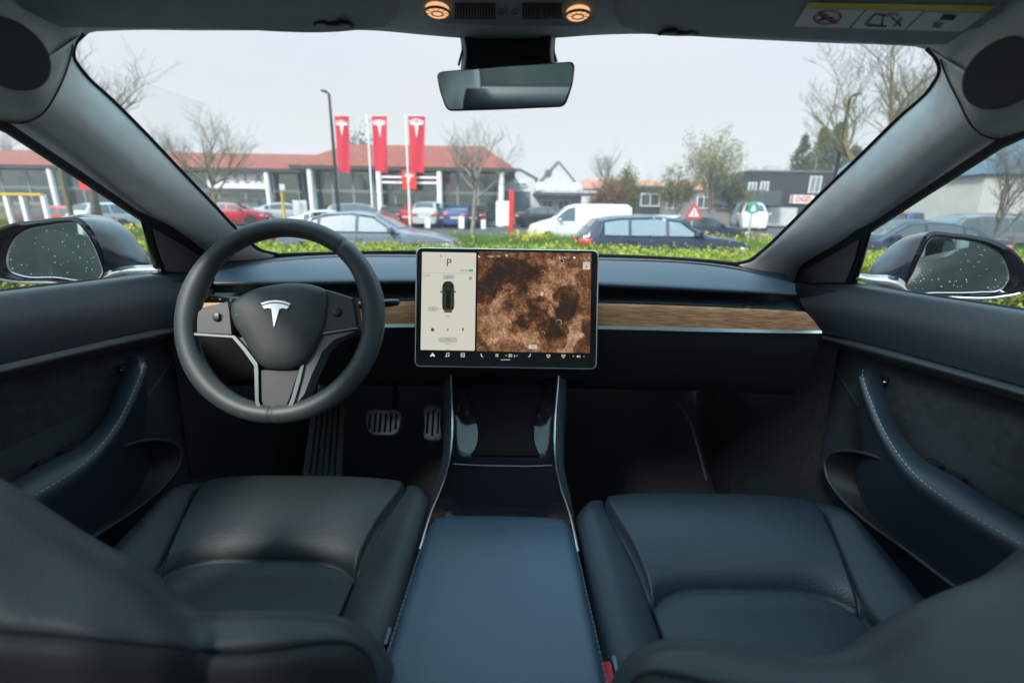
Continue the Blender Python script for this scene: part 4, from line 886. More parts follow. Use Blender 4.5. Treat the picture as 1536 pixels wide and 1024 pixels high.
uipoly(mb, [(349, 630), (335, 647), (343, 647), (338, 660), (354, 643), (346, 643)]); uipoly(mb, [(448, 632), (458, 632), (459, 652), (447, 652)]); uiline(mb, [(453, 650), (453, 660)], 2)
uiline(mb, [(160, 238), (537, 240)], 1.5); uiline(mb, [(272, 495), (303, 495)], 1.5); uiline(mb, [(333, 717), (333, 709), (357, 709), (357, 722), (335, 722)], 2); uipoly(mb, [(240, 486), (232, 497), (237, 497), (235, 504), (243, 493), (238, 493)])
uiline(mb, [(326, 748), (364, 748)], 2.5)
obj('status_print', mb, lit('ui_ink', (.045, .045, .04), 1), pnl)
mb = MB()
for x0, y0, x1, y1 in ((307, 250, 394, 284), (198, 478, 273, 512), (275, 700, 413, 736)): uiquad(mb, x0, y0, x1, y1, .0012, (y1 - y0) * kx * .48)
obj('status_button', mb, lit('ui_button', (.27, .27, .225), 1), pnl)
mb = MB(); uiquad(mb, 495, 211, 526, 227, .0013); obj('battery_symbol', mb, lit('ui_green', (.02, .30, .03), 1), pnl)
mb = MB(); uipoly(mb, [(294, 98), (285, 126), (294, 119), (304, 126)]); obj('arrow_symbol', mb, lit('ui_red', (.6, .08, .06), 1), pnl)
# little car seen from above
def cyc(pts): return [(p.x, p.y) for p in cr([V((a, b, 0)) for a, b in pts], 40, True)]
mb = MB(); uipoly(mb, cyc([(347, 296), (372, 300), (386, 318), (392, 350), (391, 400), (391, 470), (384, 500), (374, 508), (347, 512), (318, 508), (308, 500), (303, 470), (303, 400), (303, 350), (308, 318), (322, 300)]), .0012)
for a_, b_ in ((297, 373), (395, 373)): uiquad(mb, a_ - 7, b_ - 5, a_ + 7, b_ + 5, .0012)
obj('car_symbol', mb, lit('ui_carbody', (.012, .016, .012), 1), pnl)
mb = MB(); uipoly(mb, cyc([(322, 372), (347, 362), (372, 372), (378, 400), (376, 450), (368, 485), (347, 490), (326, 485), (318, 450), (316, 400)]), .0013)
for sx in (-1, 1): uipoly(mb, [(347 + sx * 14, 310), (347 + sx * 30, 316), (347 + sx * 34, 338), (347 + sx * 20, 345)], .0013)
obj('car_symbol', mb, lit('ui_carglass', (.003, .004, .003), 1), pnl)
mb = MB()
for sx in (-1, 1): uiline(mb, [(347 + sx * 40, 320), (347 + sx * 42, 400), (347 + sx * 40, 490)], 1.6, .0014); uiline(mb, [(347 + sx * 22, 375), (347 + sx * 24, 440), (347 + sx * 18, 482)], 1.2, .0014); uiline(mb, [(347 + sx * 22, 303), (347 + sx * 36, 318)], 2.5, .0014)
obj('car_symbol', mb, lit('ui_carline', (.16, .18, .15), 1), pnl)
mb = MB(); uiquad(mb, 318, 500, 374, 522, .0014); obj('car_symbol', mb, lit('ui_carrear', (.09, .022, .018), 1), pnl)
mb = MB(); uipoly(mb, [(507 + 12 * math.cos(k * .45), 275 + 12 * math.sin(k * .45)) for k in range(14)]); obj('status_symbol', mb, lit('ui_tan', (.24, .15, .08), 1), pnl)
mb = MB()   # white glyphs
uitext(mb, '20', 793, 832, 30, bold=.00003); uitext(mb, '.5', 823, 835, 22); uitext(mb, '<', 763, 831, 20); uitext(mb, '>', 842, 833, 20); uitext(mb, '<', 1248, 836, 20); uitext(mb, '>', 1325, 838, 20)
uitext(mb, '15:26', 651, 118, 19); uitext(mb, '9 C', 714, 119, 19); uitext(mb, 'Test 1', 1190, 126, 20); uiline(mb, [(727, 861), (792, 861)], 3)
uipoly(mb, [(218, 840), (218, 828), (226, 824), (231, 813), (237, 811), (243, 824), (250, 828), (250, 840), (243, 840), (243, 834), (225, 834), (225, 840)])  # car
uiline(mb, [(336, 838), (336, 816), (353, 813), (353, 834)], 3.5); uipoly(mb, [(330 + 5 * math.cos(k) + 1, 838 + 4 * math.sin(k)) for k in range(6)]); uipoly(mb, [(349 + 5 * math.cos(k), 834 + 4 * math.sin(k)) for k in range(6)])
uiline(mb, [(440, 815), (464, 815), (464, 840), (440, 840), (440, 815)], 3.5); uiline(mb, [(447, 828), (457, 828)], 3); uiline(mb, [(452, 823), (452, 833)], 3)
for x, sx in ((590, 1), (932, -1)): uiline(mb, [(x - 7 * sx, 818), (x - 4 * sx, 834), (x + 7 * sx, 840)], 4.5)
for k in range(4): a_ = k * 1.57 + .5; uipoly(mb, [(698, 829), (698 + 13 * math.cos(a_), 829 + 13 * math.sin(a_)), (698 + 13 * math.cos(a_ + .7), 829 + 13 * math.sin(a_ + .7))])
for x in (1068, 1176): uiline(mb, [(x - 11, 826), (x - 11, 837), (x + 11, 838), (x + 11, 826), (x - 11, 826)], 3.2); uiline(mb, [(x - 5, 845), (x + 5, 845)], 4)
uipoly(mb, [(1272, 833), (1278, 833), (1284, 827), (1284, 847), (1278, 841), (1272, 841)]); uiline(mb, [(1289, 831), (1291, 838), (1289, 844)], 2.2); uiline(mb, [(1295, 829), (1297, 838), (1295, 846)], 2.2)
M = TF(.0013); c_ = U(768, 118, M); k2 = kx * .15
for sh in (EMB_T, EMB_A): mb.add([M @ V((c_[0] + x * k2, c_[1] + y * k2 * .9, 0)) for x, y in sh], [tuple(range(len(sh)))])
uipoly(mb, [(563, 110), (569, 110), (570, 120), (578, 122), (576, 127), (564, 124)]); uipoly(mb, [(1150 + 4 * math.cos(k), 120 + 4 * math.sin(k)) for k in range(6)]); uiline(mb, [(1143, 134), (1150, 126), (1158, 134)], 3)
uipoly(mb, [(1255 + 10 * math.cos(k * .5), 127 + 7 * math.sin(k * .5)) for k in range(12)]); uiline(mb, [(1362, 118), (1362, 136), (1366, 131), (1358, 123)], 2); uiline(mb, [(1300, 124), (1308, 132), (1316, 124)], 2)
obj('screen_symbol', mb, lit('ui_white', (.48, .48, .45), 1), ts)
mb = MB(); uiquad(mb, 1317, 158, 1370, 212, .0012, .001); uiquad(mb, 926, 754, 986, 782, .0012, .0008); uipoly(mb, [(1014, 372), (1034, 376), (1030, 402), (1012, 399)])
sy = pieces('map_button', mb, lit('ui_lightbutton', (.36, .34, .29), 1), mp_)
mb = MB(); uitext(mb, 'MARS', 955, 768, 16, .0014); uiline(mb, [(1328, 172), (1328, 166), (1336, 166)], 2); uiline(mb, [(1352, 166), (1360, 166), (1360, 172)], 2); uipoly(mb, [(1343, 180), (1333, 200), (1343, 194), (1353, 200)], .0014); obj('map_print', mb, lit('ui_ink2', (.05, .045, .04), 1), mp_)
mb = MB(); mb.box(TC + V((0, .05, -.03)), (.05, .09, .04)); obj('screen_arm', mb, darkpl, ts)

# ================================================================== OUTDOORS
asphalt = mat('asphalt', (.055, .056, .058), .9, noise=.25, nscale=3, bump=.5, bscale=60)
def gz(y):   # terrain profile away from our parking place
    for a, b, za, zb in ((-60, 6.5, 0, 0), (6.5, 8, 0, -.38), (8, 27, -.38, -.38), (27, 33, -.38, .05), (33, 400, .05, .05)):
        if a <= y <= b: return za + (zb - za) * (y - a) / (b - a)
    return .05
mb = MB(); ys = [-600, -60, 6.5, 8, 12, 16, 22, 27, 30, 33, 60, 120, 400, 900]
mb.grid([[V((x, y, gz(min(max(y, -60), 399)))) for x in (-900, -120, -60, -20, 0, 20, 60, 120, 900)] for y in ys]); struct('ground', mb, asphalt)
mb = MB(); mb.box((0, 7.9, -.32), (90, .15, .14)); mb.box((0, 14.75, -.32), (90, .15, .14)); mb.box((0, 17.95, -.32), (90, .15, .14)); struct('kerb', mb, mat('kerb_stone', (.32, .31, .29), .8, noise=.2))
mb = MB()
for k in range(-14, 15): mb.poly([V((k * 4, 11.0, -.375)), V((k * 4 + 1.8, 11.0, -.375)), V((k * 4 + 1.8, 11.12, -.375)), V((k * 4, 11.12, -.375))])
struct('road_marking', mb, mat('road_paint', (.7, .7, .68), .7))
# grass bank
soil = mat('grass_soil', (.045, .075, .018), .95, noise=.5, nscale=12)
mb = MB(); mb.loft([[V((x, y, z)) for x in (-45, -20, 0, 20, 45)] for y, z in ((14.8, -.3), (15.3, .0), (16.3, .16), (17.3, .05), (17.9, -.3))], 60, 16); struct('bank', mb, soil)
def leafmat(name, c1, c2, trans=.3):
    m = bpy.data.materials.new(name); m.use_nodes = True; n = m.node_tree.nodes; l = m.node_tree.links; p = n['Principled BSDF']; p.inputs['Roughness'].default_value = .6; p.inputs['Specular IOR Level'].default_value = .3
    g = n.new('ShaderNodeNewGeometry'); t = n.new('ShaderNodeTexNoise'); t.inputs['Scale'].default_value = 3.; t.inputs['Detail'].default_value = 3; l.new(g.outputs['Position'], t.inputs['Vector'])
    a = n.new('ShaderNodeMath'); a.operation = 'MULTIPLY_ADD'; l.new(g.outputs['Random Per Island'], a.inputs[0]); a.inputs[1].default_value = .7; l.new(t.outputs[0], a.inputs[2])
    r = n.new('ShaderNodeValToRGB'); e = r.color_ramp.elements; e[0].position = .35; e[0].color = (*c1, 1); e[1].position = 1.05 if False else 1.0; e[1].color = (*c2, 1)
    l.new(a.outputs[0], r.inputs[0]); l.new(r.outputs[0], p.inputs['Base Color'])
    tr = n.new('ShaderNodeBsdfTranslucent'); l.new(r.outputs[0], tr.inputs[0]); mx = n.new('ShaderNodeMixShader'); mx.inputs[0].default_value = trans
    l.new(p.outputs[0], mx.inputs[1]); l.new(tr.outputs[0], mx.inputs[2]); l.new(mx.outputs[0], n['Material Output'].inputs[0]); return m
def leaves(pos, size, rng, squash=1., up=0.):
    n = len(pos); a = rng.normal(size=(n, 3)); a /= np.linalg.norm(a, axis=1)[:, None]; a[:, 2] = a[:, 2] * squash
    b = rng.normal(size=(n, 3)); b -= a * (b * a).sum(1)[:, None] / (a * a).sum(1)[:, None]; b /= np.linalg.norm(b, axis=1)[:, None]
    if up: a[:, 2] = np.abs(a[:, 2]) + up
    sz = size * rng.uniform(.6, 1.3, n)[:, None]; a = a * sz; b = b * sz * .55
    v = np.stack([pos - a, pos + b, pos + a, pos - b], 1).reshape(-1, 3); f = np.arange(n * 4).reshape(n, 4); return v, f
rg = np.random.default_rng(4)
hedge = thing('hedge', 'clipped yellow-green hedge running across just beyond the windscreen', 'hedge', (0, 5.2, 0))
mb = MB()
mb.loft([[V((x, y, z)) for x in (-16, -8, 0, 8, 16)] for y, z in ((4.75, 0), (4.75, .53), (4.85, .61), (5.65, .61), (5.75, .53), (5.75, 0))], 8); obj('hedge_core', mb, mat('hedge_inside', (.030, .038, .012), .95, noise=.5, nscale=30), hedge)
n = 120000; u = rg.uniform(0, 1, n); x = rg.uniform(-14, 14, n); 
t = rg.uniform(0, 1, n); y = np.where(t < .55, rg.uniform(4.62, 5.85, n), 4.68 + rg.normal(0, .04, n)); z = np.where(t < .55, .665 + rg.normal(0, .03, n), rg.uniform(.05, .69, n))
z = z + .025 * np.sin(x * 2.1) * np.sin(x * .7 + 1) * (t < .55) + .02 * np.sin(x * 9 + y * 5)
v, f = leaves(np.stack([x, y, z], 1), .021, rg); fast('foliage', v, f, leafmat('hedge_leaf', (.04, .06, .008), (.36, .44, .07)), hedge)
n = 2500; x = rg.uniform(-14, 14, n); v, f = leaves(np.stack([x, rg.uniform(4.7, 5.8, n), .72 + rg.exponential(.02, n)], 1), .018, rg); fast('sprigs', v, f, leafmat('sprig_leaf', (.12, .10, .03), (.35, .30, .08)), hedge)
# grass + daffodils on the bank
def blades(name, n, hmin, hmax, wdt, m, x0=-32, x1=32):
    x = rg.uniform(x0, x1, n); y = rg.uniform(14.9, 17.7, n); z = .16 - .22 * ((y - 16.3) / 1.5) ** 2 - .02; h = rg.uniform(hmin, hmax, n) * (1 + .25 * np.sin(x * 1.7) * np.sin(y * 2 + x * .6)); lx = rg.normal(0, .25, n) * h; ly = rg.normal(0, .15, n) * h
    a = rg.uniform(0, 3.14, n); wx = np.cos(a) * wdt; wy = np.sin(a) * wdt
    v = np.stack([np.stack([x - wx, y - wy, z], 1), np.stack([x + wx, y + wy, z], 1), np.stack([x + lx, y + ly, z + h], 1)], 1).reshape(-1, 3)
    o = fast(name, v, np.arange(n * 3).reshape(n, 3), m); o['kind'] = 'stuff'; return o, np.stack([x + lx, y + ly, z + h], 1)
o, tips = blades('grass', 70000, .12, .34, .012, leafmat('grass_blade', (.04, .09, .012), (.16, .27, .05))); tag(o, 'long green grass on the roadside bank between the two carriageways', 'grass')
cl = np.sin(tips[:, 0] * .9 + 1) + np.sin(tips[:, 0] * 2.3) * .6 + rg.normal(0, .5, len(tips)); sel = tips[(cl > 1.0) & (tips[:, 2] > .2)][:3000]
v, f = leaves(sel + np.array([0, 0, .03]), .042, rg, .5); o = fast('daffodils', v, f, leafmat('daffodil', (.75, .48, .02), (.85, .68, .05), .2)); o['kind'] = 'stuff'; tag(o, 'yellow daffodils flowering along the grass bank', 'flowers')

# ---- trees
bark = mat('grey_bark', (.10, .09, .072), .9, noise=.3, nscale=6)
bark2 = mat('mossy_bark', (.14, .125, .06), .9, noise=.3, nscale=5)
barkp = mat('pale_bark', (.22, .20, .16), .9, noise=.3, nscale=6)
def tree(name, label, base, H, trunk_h, spread, seed, bm_=bark, r0=None, levels=4, leaf=None, nleaf=0, lsize=.06, dens=5, lean=0., group='bare street trees', upk=.35, cat='tree'):
    rd = random.Random(seed); t = thing(name, label, cat, base, 0, group); r0 = r0 or H * .014
    tr = MB(); cr_ = MB(); tips = []
    p = V(base); pts = [p.copy()]; rads = [r0 * 1.15]; d = V((lean, 0, 1))
    n = 7
    for i in range(n): d = (d + V((rd.uniform(-.05, .05), rd.uniform(-.05, .05), 0))).normalized(); p = p + d * trunk_h / n; pts.append(p.copy()); rads.append(r0 * (1 - .35 * (i + 1) / n))
    tr.tube(pts, rads, 8)
    def grow(p, d, L, r, lv):
        pts = [p.copy()]; rr = [r]; k = 5 if lv < 3 else 3
        for i in range(k):
            d = (d + V((rd.uniform(-.22, .22), rd.uniform(-.22, .22), rd.uniform(-.08, .2) * (1 if lv < 3 else .4)))).normalized(); p = p + d * L / k; pts.append(p.copy()); rr.append(max(r * (1 - .62 * (i + 1) / k), .0045))
            if lv < levels and i >= 1 - (lv > 1):
                for _ in range(1 if rd.random() < .75 else 2):
                    ax = V((rd.uniform(-1, 1), rd.uniform(-1, 1), rd.uniform(-.25, .6))).normalized(); nd = (d * .75 + ax * .75 + V((0, 0, .10))).normalized(); grow(p, nd, L * rd.uniform(.42, .68), rr[-1] * .65, lv + 1)
        cr_.tube(pts, rr, 5 if lv < 2 else 3, cap=False)
        if lv >= levels - 1: tips.extend(pts[1:])
    for i in range(dens):
        a = i * 2.4 + rd.uniform(-.4, .4); el = rd.uniform(.3, 1.2) if i else 1.45
        dd = V((math.cos(a) * math.cos(el) * spread, math.sin(a) * math.cos(el) * spread, math.sin(el) + upk * (2 - spread))).normalized()
        hh = pts[-1] if i < 3 else pts[-1 - (i % 3)]
        grow(hh, dd, (H - trunk_h) * rd.uniform(.5, .68), r0 * .55, 1)
    obj('trunk', tr, bm_, t, sharp=180); obj('crown', cr_, bm_, t, sharp=180)
    if leaf:
        T = np.array([tuple(q) for q in tips]); idx = rg.integers(0, len(T), nleaf); pos = T[idx] + rg.normal(0, .10, (nleaf, 3)); v, f = leaves(pos, lsize, rg); fast('foliage', v, f, leaf, t)
    return t
def G(u, Y, v=330): p = W(u, v, Y); return V((p.x, Y, gz(Y)))
def up(u, v, Y): return W(u, v, Y).z
tree('bare_tree', 'bare young tree in front of the low wing, left of the black lamp post', G(325, 29), up(325, 152, 29) - gz(29), 2.6, 1.5, 11, bark2, r0=.13, levels=4, dens=8)
tree('bare_tree', 'bare tree with a pale trunk before the right end of the glass showroom', G(708, 24), up(708, 172, 24) - gz(24), 2.9, 1.6, 23, barkp, r0=.12, levels=4, dens=8)
tree('bare_tree', 'large bare tree reaching in behind the top of the left pillar', G(140, 17), up(215, 70, 17) - gz(17) + .6, 3.0, .9, 5, bark, r0=.14, levels=4, dens=7)
tree('bare_tree', 'tall bare tree with yellowish branches behind the top right of the windscreen', G(1310, 17), 7.6, 2.6, 1.5, 31, bark2, r0=.17, levels=5, dens=9)
tree('bare_tree', 'thin trunked tree seen through the left side window left of the red sign', G(110, 17), 5.6, 3.4, .6, 41, bark2, r0=.09, levels=3, dens=5)
tree('bare_tree', 'thicker trunked tree between the red car and the white car at left', G(152, 18), 6.2, 3.2, .7, 43, bark2, r0=.13, levels=3, dens=6)
tree('bare_tree', 'small bare tree seen through the right side window by the barn', G(1500, 14), 3.6, 1.3, .6, 47, bark, r0=.05, levels=4, dens=6)
tree('bare_tree', 'bare tree far off behind the left wing roof beside the pillar', G(255, 60), up(255, 190, 60), 5, .8, 51, bark, levels=4, dens=7, group='bare trees behind the buildings')
tree('bare_tree', 'bare tree far off at the far left of the side window', G(25, 60), up(25, 190, 60), 5, .8, 53, bark, levels=4, dens=7, group='bare trees behind the buildings')
tree('bare_tree', 'wispy bare tree behind the white gabled house, right of the grey awning', G(905, 45), up(905, 226, 45), 3.5, .55, 57, bark, r0=.1, levels=4, dens=7, group='bare trees behind the buildings')
olive = leafmat('olive_leaf', (.06, .065, .02), (.22, .20, .07)); palegr = leafmat('pale_leaf', (.12, .13, .05), (.34, .34, .16)); darkgr = leafmat('conifer_leaf', (.03, .045, .018), (.11, .13, .055)); rust = leafmat('rust_leaf', (.10, .06, .02), (.24, .15, .06))
tree('budding_tree', 'tallest pale budding tree in front of the dark houses, right of the triangle sign', G(1062, 34), up(1062, 206, 34), 1.4, .7, 61, barkp, r0=.10, levels=4, dens=9, leaf=palegr, nleaf=5000, lsize=.07, group='budding trees before the houses')
tree('budding_tree', 'low round budding tree left of the red triangle sign', G(1015, 33), up(1015, 258, 33), 1.1, .9, 67, barkp, r0=.08, levels=4, dens=8, leaf=olive, nleaf=3500, lsize=.07, group='budding trees before the houses')
tree('budding_tree', 'low olive budding tree right of the tall pale one', G(1095, 36), up(1095, 262, 36), 1.1, 1.0, 69, barkp, r0=.08, levels=4, dens=8, leaf=olive, nleaf=3500, lsize=.07, group='budding trees before the houses')
def bush(name, label, c, rx, rz, m, n, group, ls=.09, cone=False, cat='tree'):
    t = thing(name, label, cat, c, 0, group); mb = MB(); mb.tube([V(c), V(c) + V((0, 0, rz * .9))], [.16, .05], 6); obj('trunk', mb, bark, t)
    rd = np.random.default_rng(int(abs(c[0] * 31 + c[1])) + 3); k = 38; cen = rd.normal(size=(k, 3)); cen /= np.linalg.norm(cen, axis=1)[:, None]; cen *= rd.uniform(.45, .85, k)[:, None]
    if cone: zz = rd.uniform(0, 1, k) ** 1.3; a = rd.uniform(0, 6.28, k); cen = np.stack([np.cos(a) * (1 - zz) * .8, np.sin(a) * (1 - zz) * .8, zz * 2 - 1], 1)
    i = rd.integers(0, k, n); sg = .24 if not cone else .16 * (1.3 - (cen[i, 2:3] + 1) / 2)
    pos = cen[i] + rd.normal(0, 1, (n, 3)) * sg; pos = pos * np.array([rx, rx, rz / 2]) + np.array([c[0], c[1], c[2] + rz / 2 + .1]); pos[:, 2] = np.maximum(pos[:, 2], c[2] + .05)
    v, f = leaves(pos, ls, rd); fast('crown', v, f, m, t); return t
c_ = G(912, 38); bush('round_tree', 'rust brown rounded tree right of the grey awning', c_, 1.5, up(912, 268, 38) - gz(38), rust, 7000, 'shrubby trees behind the dark hatchback')
c_ = G(935, 39); bush('round_tree', 'green clipped tree beside the rust brown one', c_, 1.0, up(935, 255, 39) - gz(39), olive, 6000, 'shrubby trees behind the dark hatchback')
for u_, v_, Y_, lb in ((1187, 218, 48, 'dark conifer behind the black house, leftmost of the group'), (1212, 205, 50, 'olive conifer in the middle of the group behind the black house'), (1232, 195, 47, 'tallest dark conifer right of the middle one behind the black house'), (1262, 225, 52, 'ragged conifer by the right lamp post')):
    bush('conifer', lb, G(u_, Y_), 2.9, up(u_, v_, Y_) + .4, darkgr if u_ != 1212 else olive, 7000, 'conifers behind the black house', .13, True)
for u_, v_, Y_, rx, lb in ((1405, 258, 45, 3.2, 'olive tree behind the side window, left of the blue barn roof'), (1445, 245, 48, 3.0, 'tall olive tree beside the barn'), (1490, 225, 55, 4.0, 'tree behind the barn roof'), (1360, 275, 50, 3.5, 'pale olive tree behind the shopfront at right'), (1310, 262, 50, 3., 'brownish tree hidden half by the right pillar')):
    bush('leafy_tree', lb, G(u_, Y_), rx, up(u_, v_, Y_), olive if u_ % 2 else rust, 9000, 'trees behind the buildings at right', .16)
for u_, v_, lb in ((548, 205, 'dark evergreen top showing above the showroom roof between two flags'),):
    bush('conifer', lb, G(u_, 52), 2.6, up(u_, v_, 52), darkgr, 8000, 'evergreens behind the showroom', .14, False)

# ---- showroom
brick_roof = bpy.data.materials.new('red_roof_tiles'); brick_roof.use_nodes = True; n_ = brick_roof.node_tree.nodes; l_ = brick_roof.node_tree.links
tc = n_.new('ShaderNodeTexCoord'); wv = n_.new('ShaderNodeTexWave'); wv.bands_direction = 'Z'; wv.inputs['Scale'].default_value = 2.6; wv.inputs['Distortion'].default_value = .6; no = n_.new('ShaderNodeTexNoise'); no.inputs['Scale'].default_value = 3; no.inputs['Detail'].default_value = 8
l_.new(tc.outputs['Object'], wv.inputs[0]); l_.new(tc.outputs['Object'], no.inputs['Vector']); mx = n_.new('ShaderNodeMath'); mx.operation = 'MULTIPLY_ADD'; l_.new(wv.outputs[1], mx.inputs[0]); mx.inputs[1].default_value = .25; l_.new(no.outputs[0], mx.inputs[2])
cp = n_.new('ShaderNodeValToRGB'); e = cp.color_ramp.elements; e[0].position = .3; e[0].color = (.11, .024, .015, 1); e[1].position = .85; e[1].color = (.29, .068, .040, 1); l_.new(mx.outputs[0], cp.inputs[0]); l_.new(cp.outputs[0], n_['Principled BSDF'].inputs['Base Color']); n_['Principled BSDF'].inputs['Roughness'].default_value = .85
white = mat('white_paint', (.72, .73, .73), .6, noise=.06); whitecol = mat('column_white', (.78, .78, .77), .5, noise=.05)
darkfas = mat('dark_fascia', (.035, .036, .038), .6); showg = glass('showroom_glass', (.60, .80, .78), .12, .02, .3)
inwall = mat('showroom_wall', (.30, .40, .41), .8, noise=.5, nscale=.5); inlight = mat('showroom_white', (.80, .82, .80), .8)
redf = leafmat('flag_red', (.66, .03, .055), (.76, .045, .075), .45); redsign = mat('sign_red', (.62, .03, .02), .4)
def beamP(mb, a, b, wx, wz): a, b = V(a), V(b); d = (b - a); M = d.to_track_quat('X', 'Z').to_matrix(); mb.box((a + b) / 2, (d.length, wx, wz), M)
def hall(x0, x1, Yf, depth, ze, zr, label, cols, nwin, hipl, hipr, over=1.0):
    t = thing('showroom', label, 'building', ((x0 + x1) / 2, Yf, gz(Yf)), 0, 'halls of the glass fronted showroom'); g = gz(Yf); cx = (x0 + x1) / 2
    mb = MB(); Yb = Yf + depth
    # hipped roof
    a = [V((x0 - over, Yf - over, ze)), V((x1 + over, Yf - over, ze)), V((x1 + over, Yb, ze)), V((x0 - over, Yb, ze))]; ym = (Yf - over + Yb) / 2; r = [V((x0 - over + hipl, ym, zr)), V((x1 + over - hipr, ym, zr))]
    mb.add(a + r, [(0, 1, 5, 4), (1, 2, 5), (2, 3, 4, 5), (3, 0, 4)]); obj('roof', mb, brick_roof, t, sharp=10)
    mb = MB(); mb.box((cx, ym, ze - .13), (x1 - x0 + 2 * over - .06, Yb - Yf + over - .06, .24)); obj('fascia', mb, darkfas, t)
    mb = MB(); mb.box((cx, Yb - .2, (ze - .26 + g) / 2), (x1 - x0, .3, ze - .26 - g)); mb.box((x0 + .1, (Yf + Yb) / 2 + .2, (ze - .26 + g) / 2), (.2, depth - .8, ze - .26 - g)); mb.box((x1 - .1, (Yf + Yb) / 2 + .2, (ze - .26 + g) / 2), (.2, depth - .8, ze - .26 - g)); obj('wall', mb, inwall, t)
    mb = MB(); mb.box((cx, Yf + depth * .45, g + 2.35), (x1 - x0 - .5, depth * .7, .28)); obj('upper_floor', mb, inlight, t)
    mb = MB(); rd = random.Random(int(x0))
    for k in range(6):
        xx = rd.uniform(x0 + 1, x1 - 1); mb.box((xx, Yf + depth * rd.uniform(.3, .6), g + 1.1 + (k % 2) * 2.0), (rd.uniform(.8, 2.6), .12, 1.3))
    pieces('inner_partition', mb, inlight, t)
    for x in cols:
        mb = MB(); mb.tube([V((x, Yf - over + .25, g)), V((x, Yf - over + .25, ze - .26))], .20, 14); pieces('column', mb, whitecol, t)
    n = nwin; ww = (x1 - x0 - .3) / n
    for k in range(n):
        xa = x0 + .15 + k * ww; wn = node('window', t); 
        mb = MB(); mb.box((xa + ww / 2, Yf, (ze - .3 + g + .3) / 2), (ww - .08, .03, ze - .3 - g - .3)); obj('pane', mb, showg, wn)
        mb = MB()
        for xx in (xa + .03, xa + ww - .03): mb.box((xx, Yf, (ze - .26 + g + .3) / 2), (.06, .10, ze - .26 - g - .3))
        mb.box((xa + ww / 2, Yf, g + .33), (ww - .12, .09, .08)); mb.box((xa + ww / 2, Yf, g + 2.35), (ww - .12, .09, .07)); obj('window_frame', mb, mat('frame_grey', (.22, .24, .25), .5), wn)
    mb = MB(); mb.box((cx, Yf, g + .15), (x1 - x0, .2, .28)); obj('plinth', mb, mat('plinth', (.30, .30, .29), .8), t)
    return t
Y1 = 36.0
pe = lambda u, v, Y=Y1: W(u, v, Y)
xL, xR = pe(462, 250).x, pe(752, 250).x
zE, zR = pe(608, 250, 35).z, pe(608, 220, 40).z
h1 = hall(xL, xR, Y1, 9, zE, zR + .1, 'two storey glass showroom with a red hipped roof behind the three flags', [pe(u_, 300, 35.2).x for u_ in (468, 570, 660, 752)], 9, 2.6, 2.6)
# white frame beams between columns + vertical sign
mb = MB()
for v_ in (266, 274): z_ = pe(615, v_, 35.2).z; mb.box(((pe(570, 300, 35.2).x + pe(660, 300, 35.2).x) / 2, 35.25, z_), (pe(660, 300, 35.2).x - pe(570, 300, 35.2).x - .4, .12, .14))
pieces('balcony_beam', mb, whitecol, h1)
x2 = pe(448, 250, 38).x
h2 = hall(pe(-140, 250, 38).x, x2 - .2, 38.5, 9, pe(350, 252, 37.5).z, pe(350, 229, 42).z, 'long low wing of the showroom with a red roof and a lettered white wall', [pe(u_, 300, 37.7).x for u_ in (-60, 84, 250, 404)], 14, 3.5, .5)
def signT(name, label, c, w_, h_, group, post=True):
    t = thing(name, label, 'sign', (c.x, c.y, gz(c.y)), 0, group); mb = MB(); mb.box(c, (w_, .10, h_)); obj('sign_board', mb, redsign, t)
    mb = MB(); M = frame(c + V((0, -.051, 0)), V((0, -1, 0))); k = w_ * .0048
    for sh in (EMB_T, EMB_A): mb.prism([(x * k, y * k) for x, y in sh], M, 0, .02)
    obj('sign_emblem', mb, white, t)
    if post: mb = MB(); mb.tube([V((c.x, c.y + .07, gz(c.y))), V((c.x, c.y + .07, c.z))], .05, 8); obj('post', mb, mat('post_grey', (.3, .3, .3), .5), t)
signT('red_sign', 'red square sign with a white T emblem hung below the right-hand flag', pe(614, 270, 34.9), 1.0, 1.25, 'red emblem signs')
signT('red_sign', 'red square sign with a white T emblem seen through the left side window', pe(131, 272, 34), 1.15, 1.15, 'red emblem signs')
# lettered wall
c_ = pe(356, 269, 38.2); t = thing('lettered_panel', 'white wall panel with grey capital letters under the low red roof', 'sign', (c_.x, c_.y, gz(38)))
mb = MB(); mb.box(c_, (4.7, .12, 1.35)); obj('panel', mb, white, t)
mb = MB(); M = frame(c_ + V((0, -.065, .0)), V((0, -1, 0))); mb.text('TESLA', M, .95, .01, spacing=1.75, bold=.012); obj('lettering', mb, mat('letter_grey', (.14, .15, .16), .5), t)
mb = MB(); mb.box((c_.x, c_.y + .02, gz(38) + .9), (4.7, .10, 1.7)); obj('lower_glazing', mb, mat('teal_glass', (.06, .10, .10), .08, spec=.9), t)
mb = MB()
for k in range(3): mb.box((c_.x + .1 + k * .7, c_.y - .05, gz(38) + 1.35), (.35, .04, .7))
pieces('small_window', mb, darkfas, t)

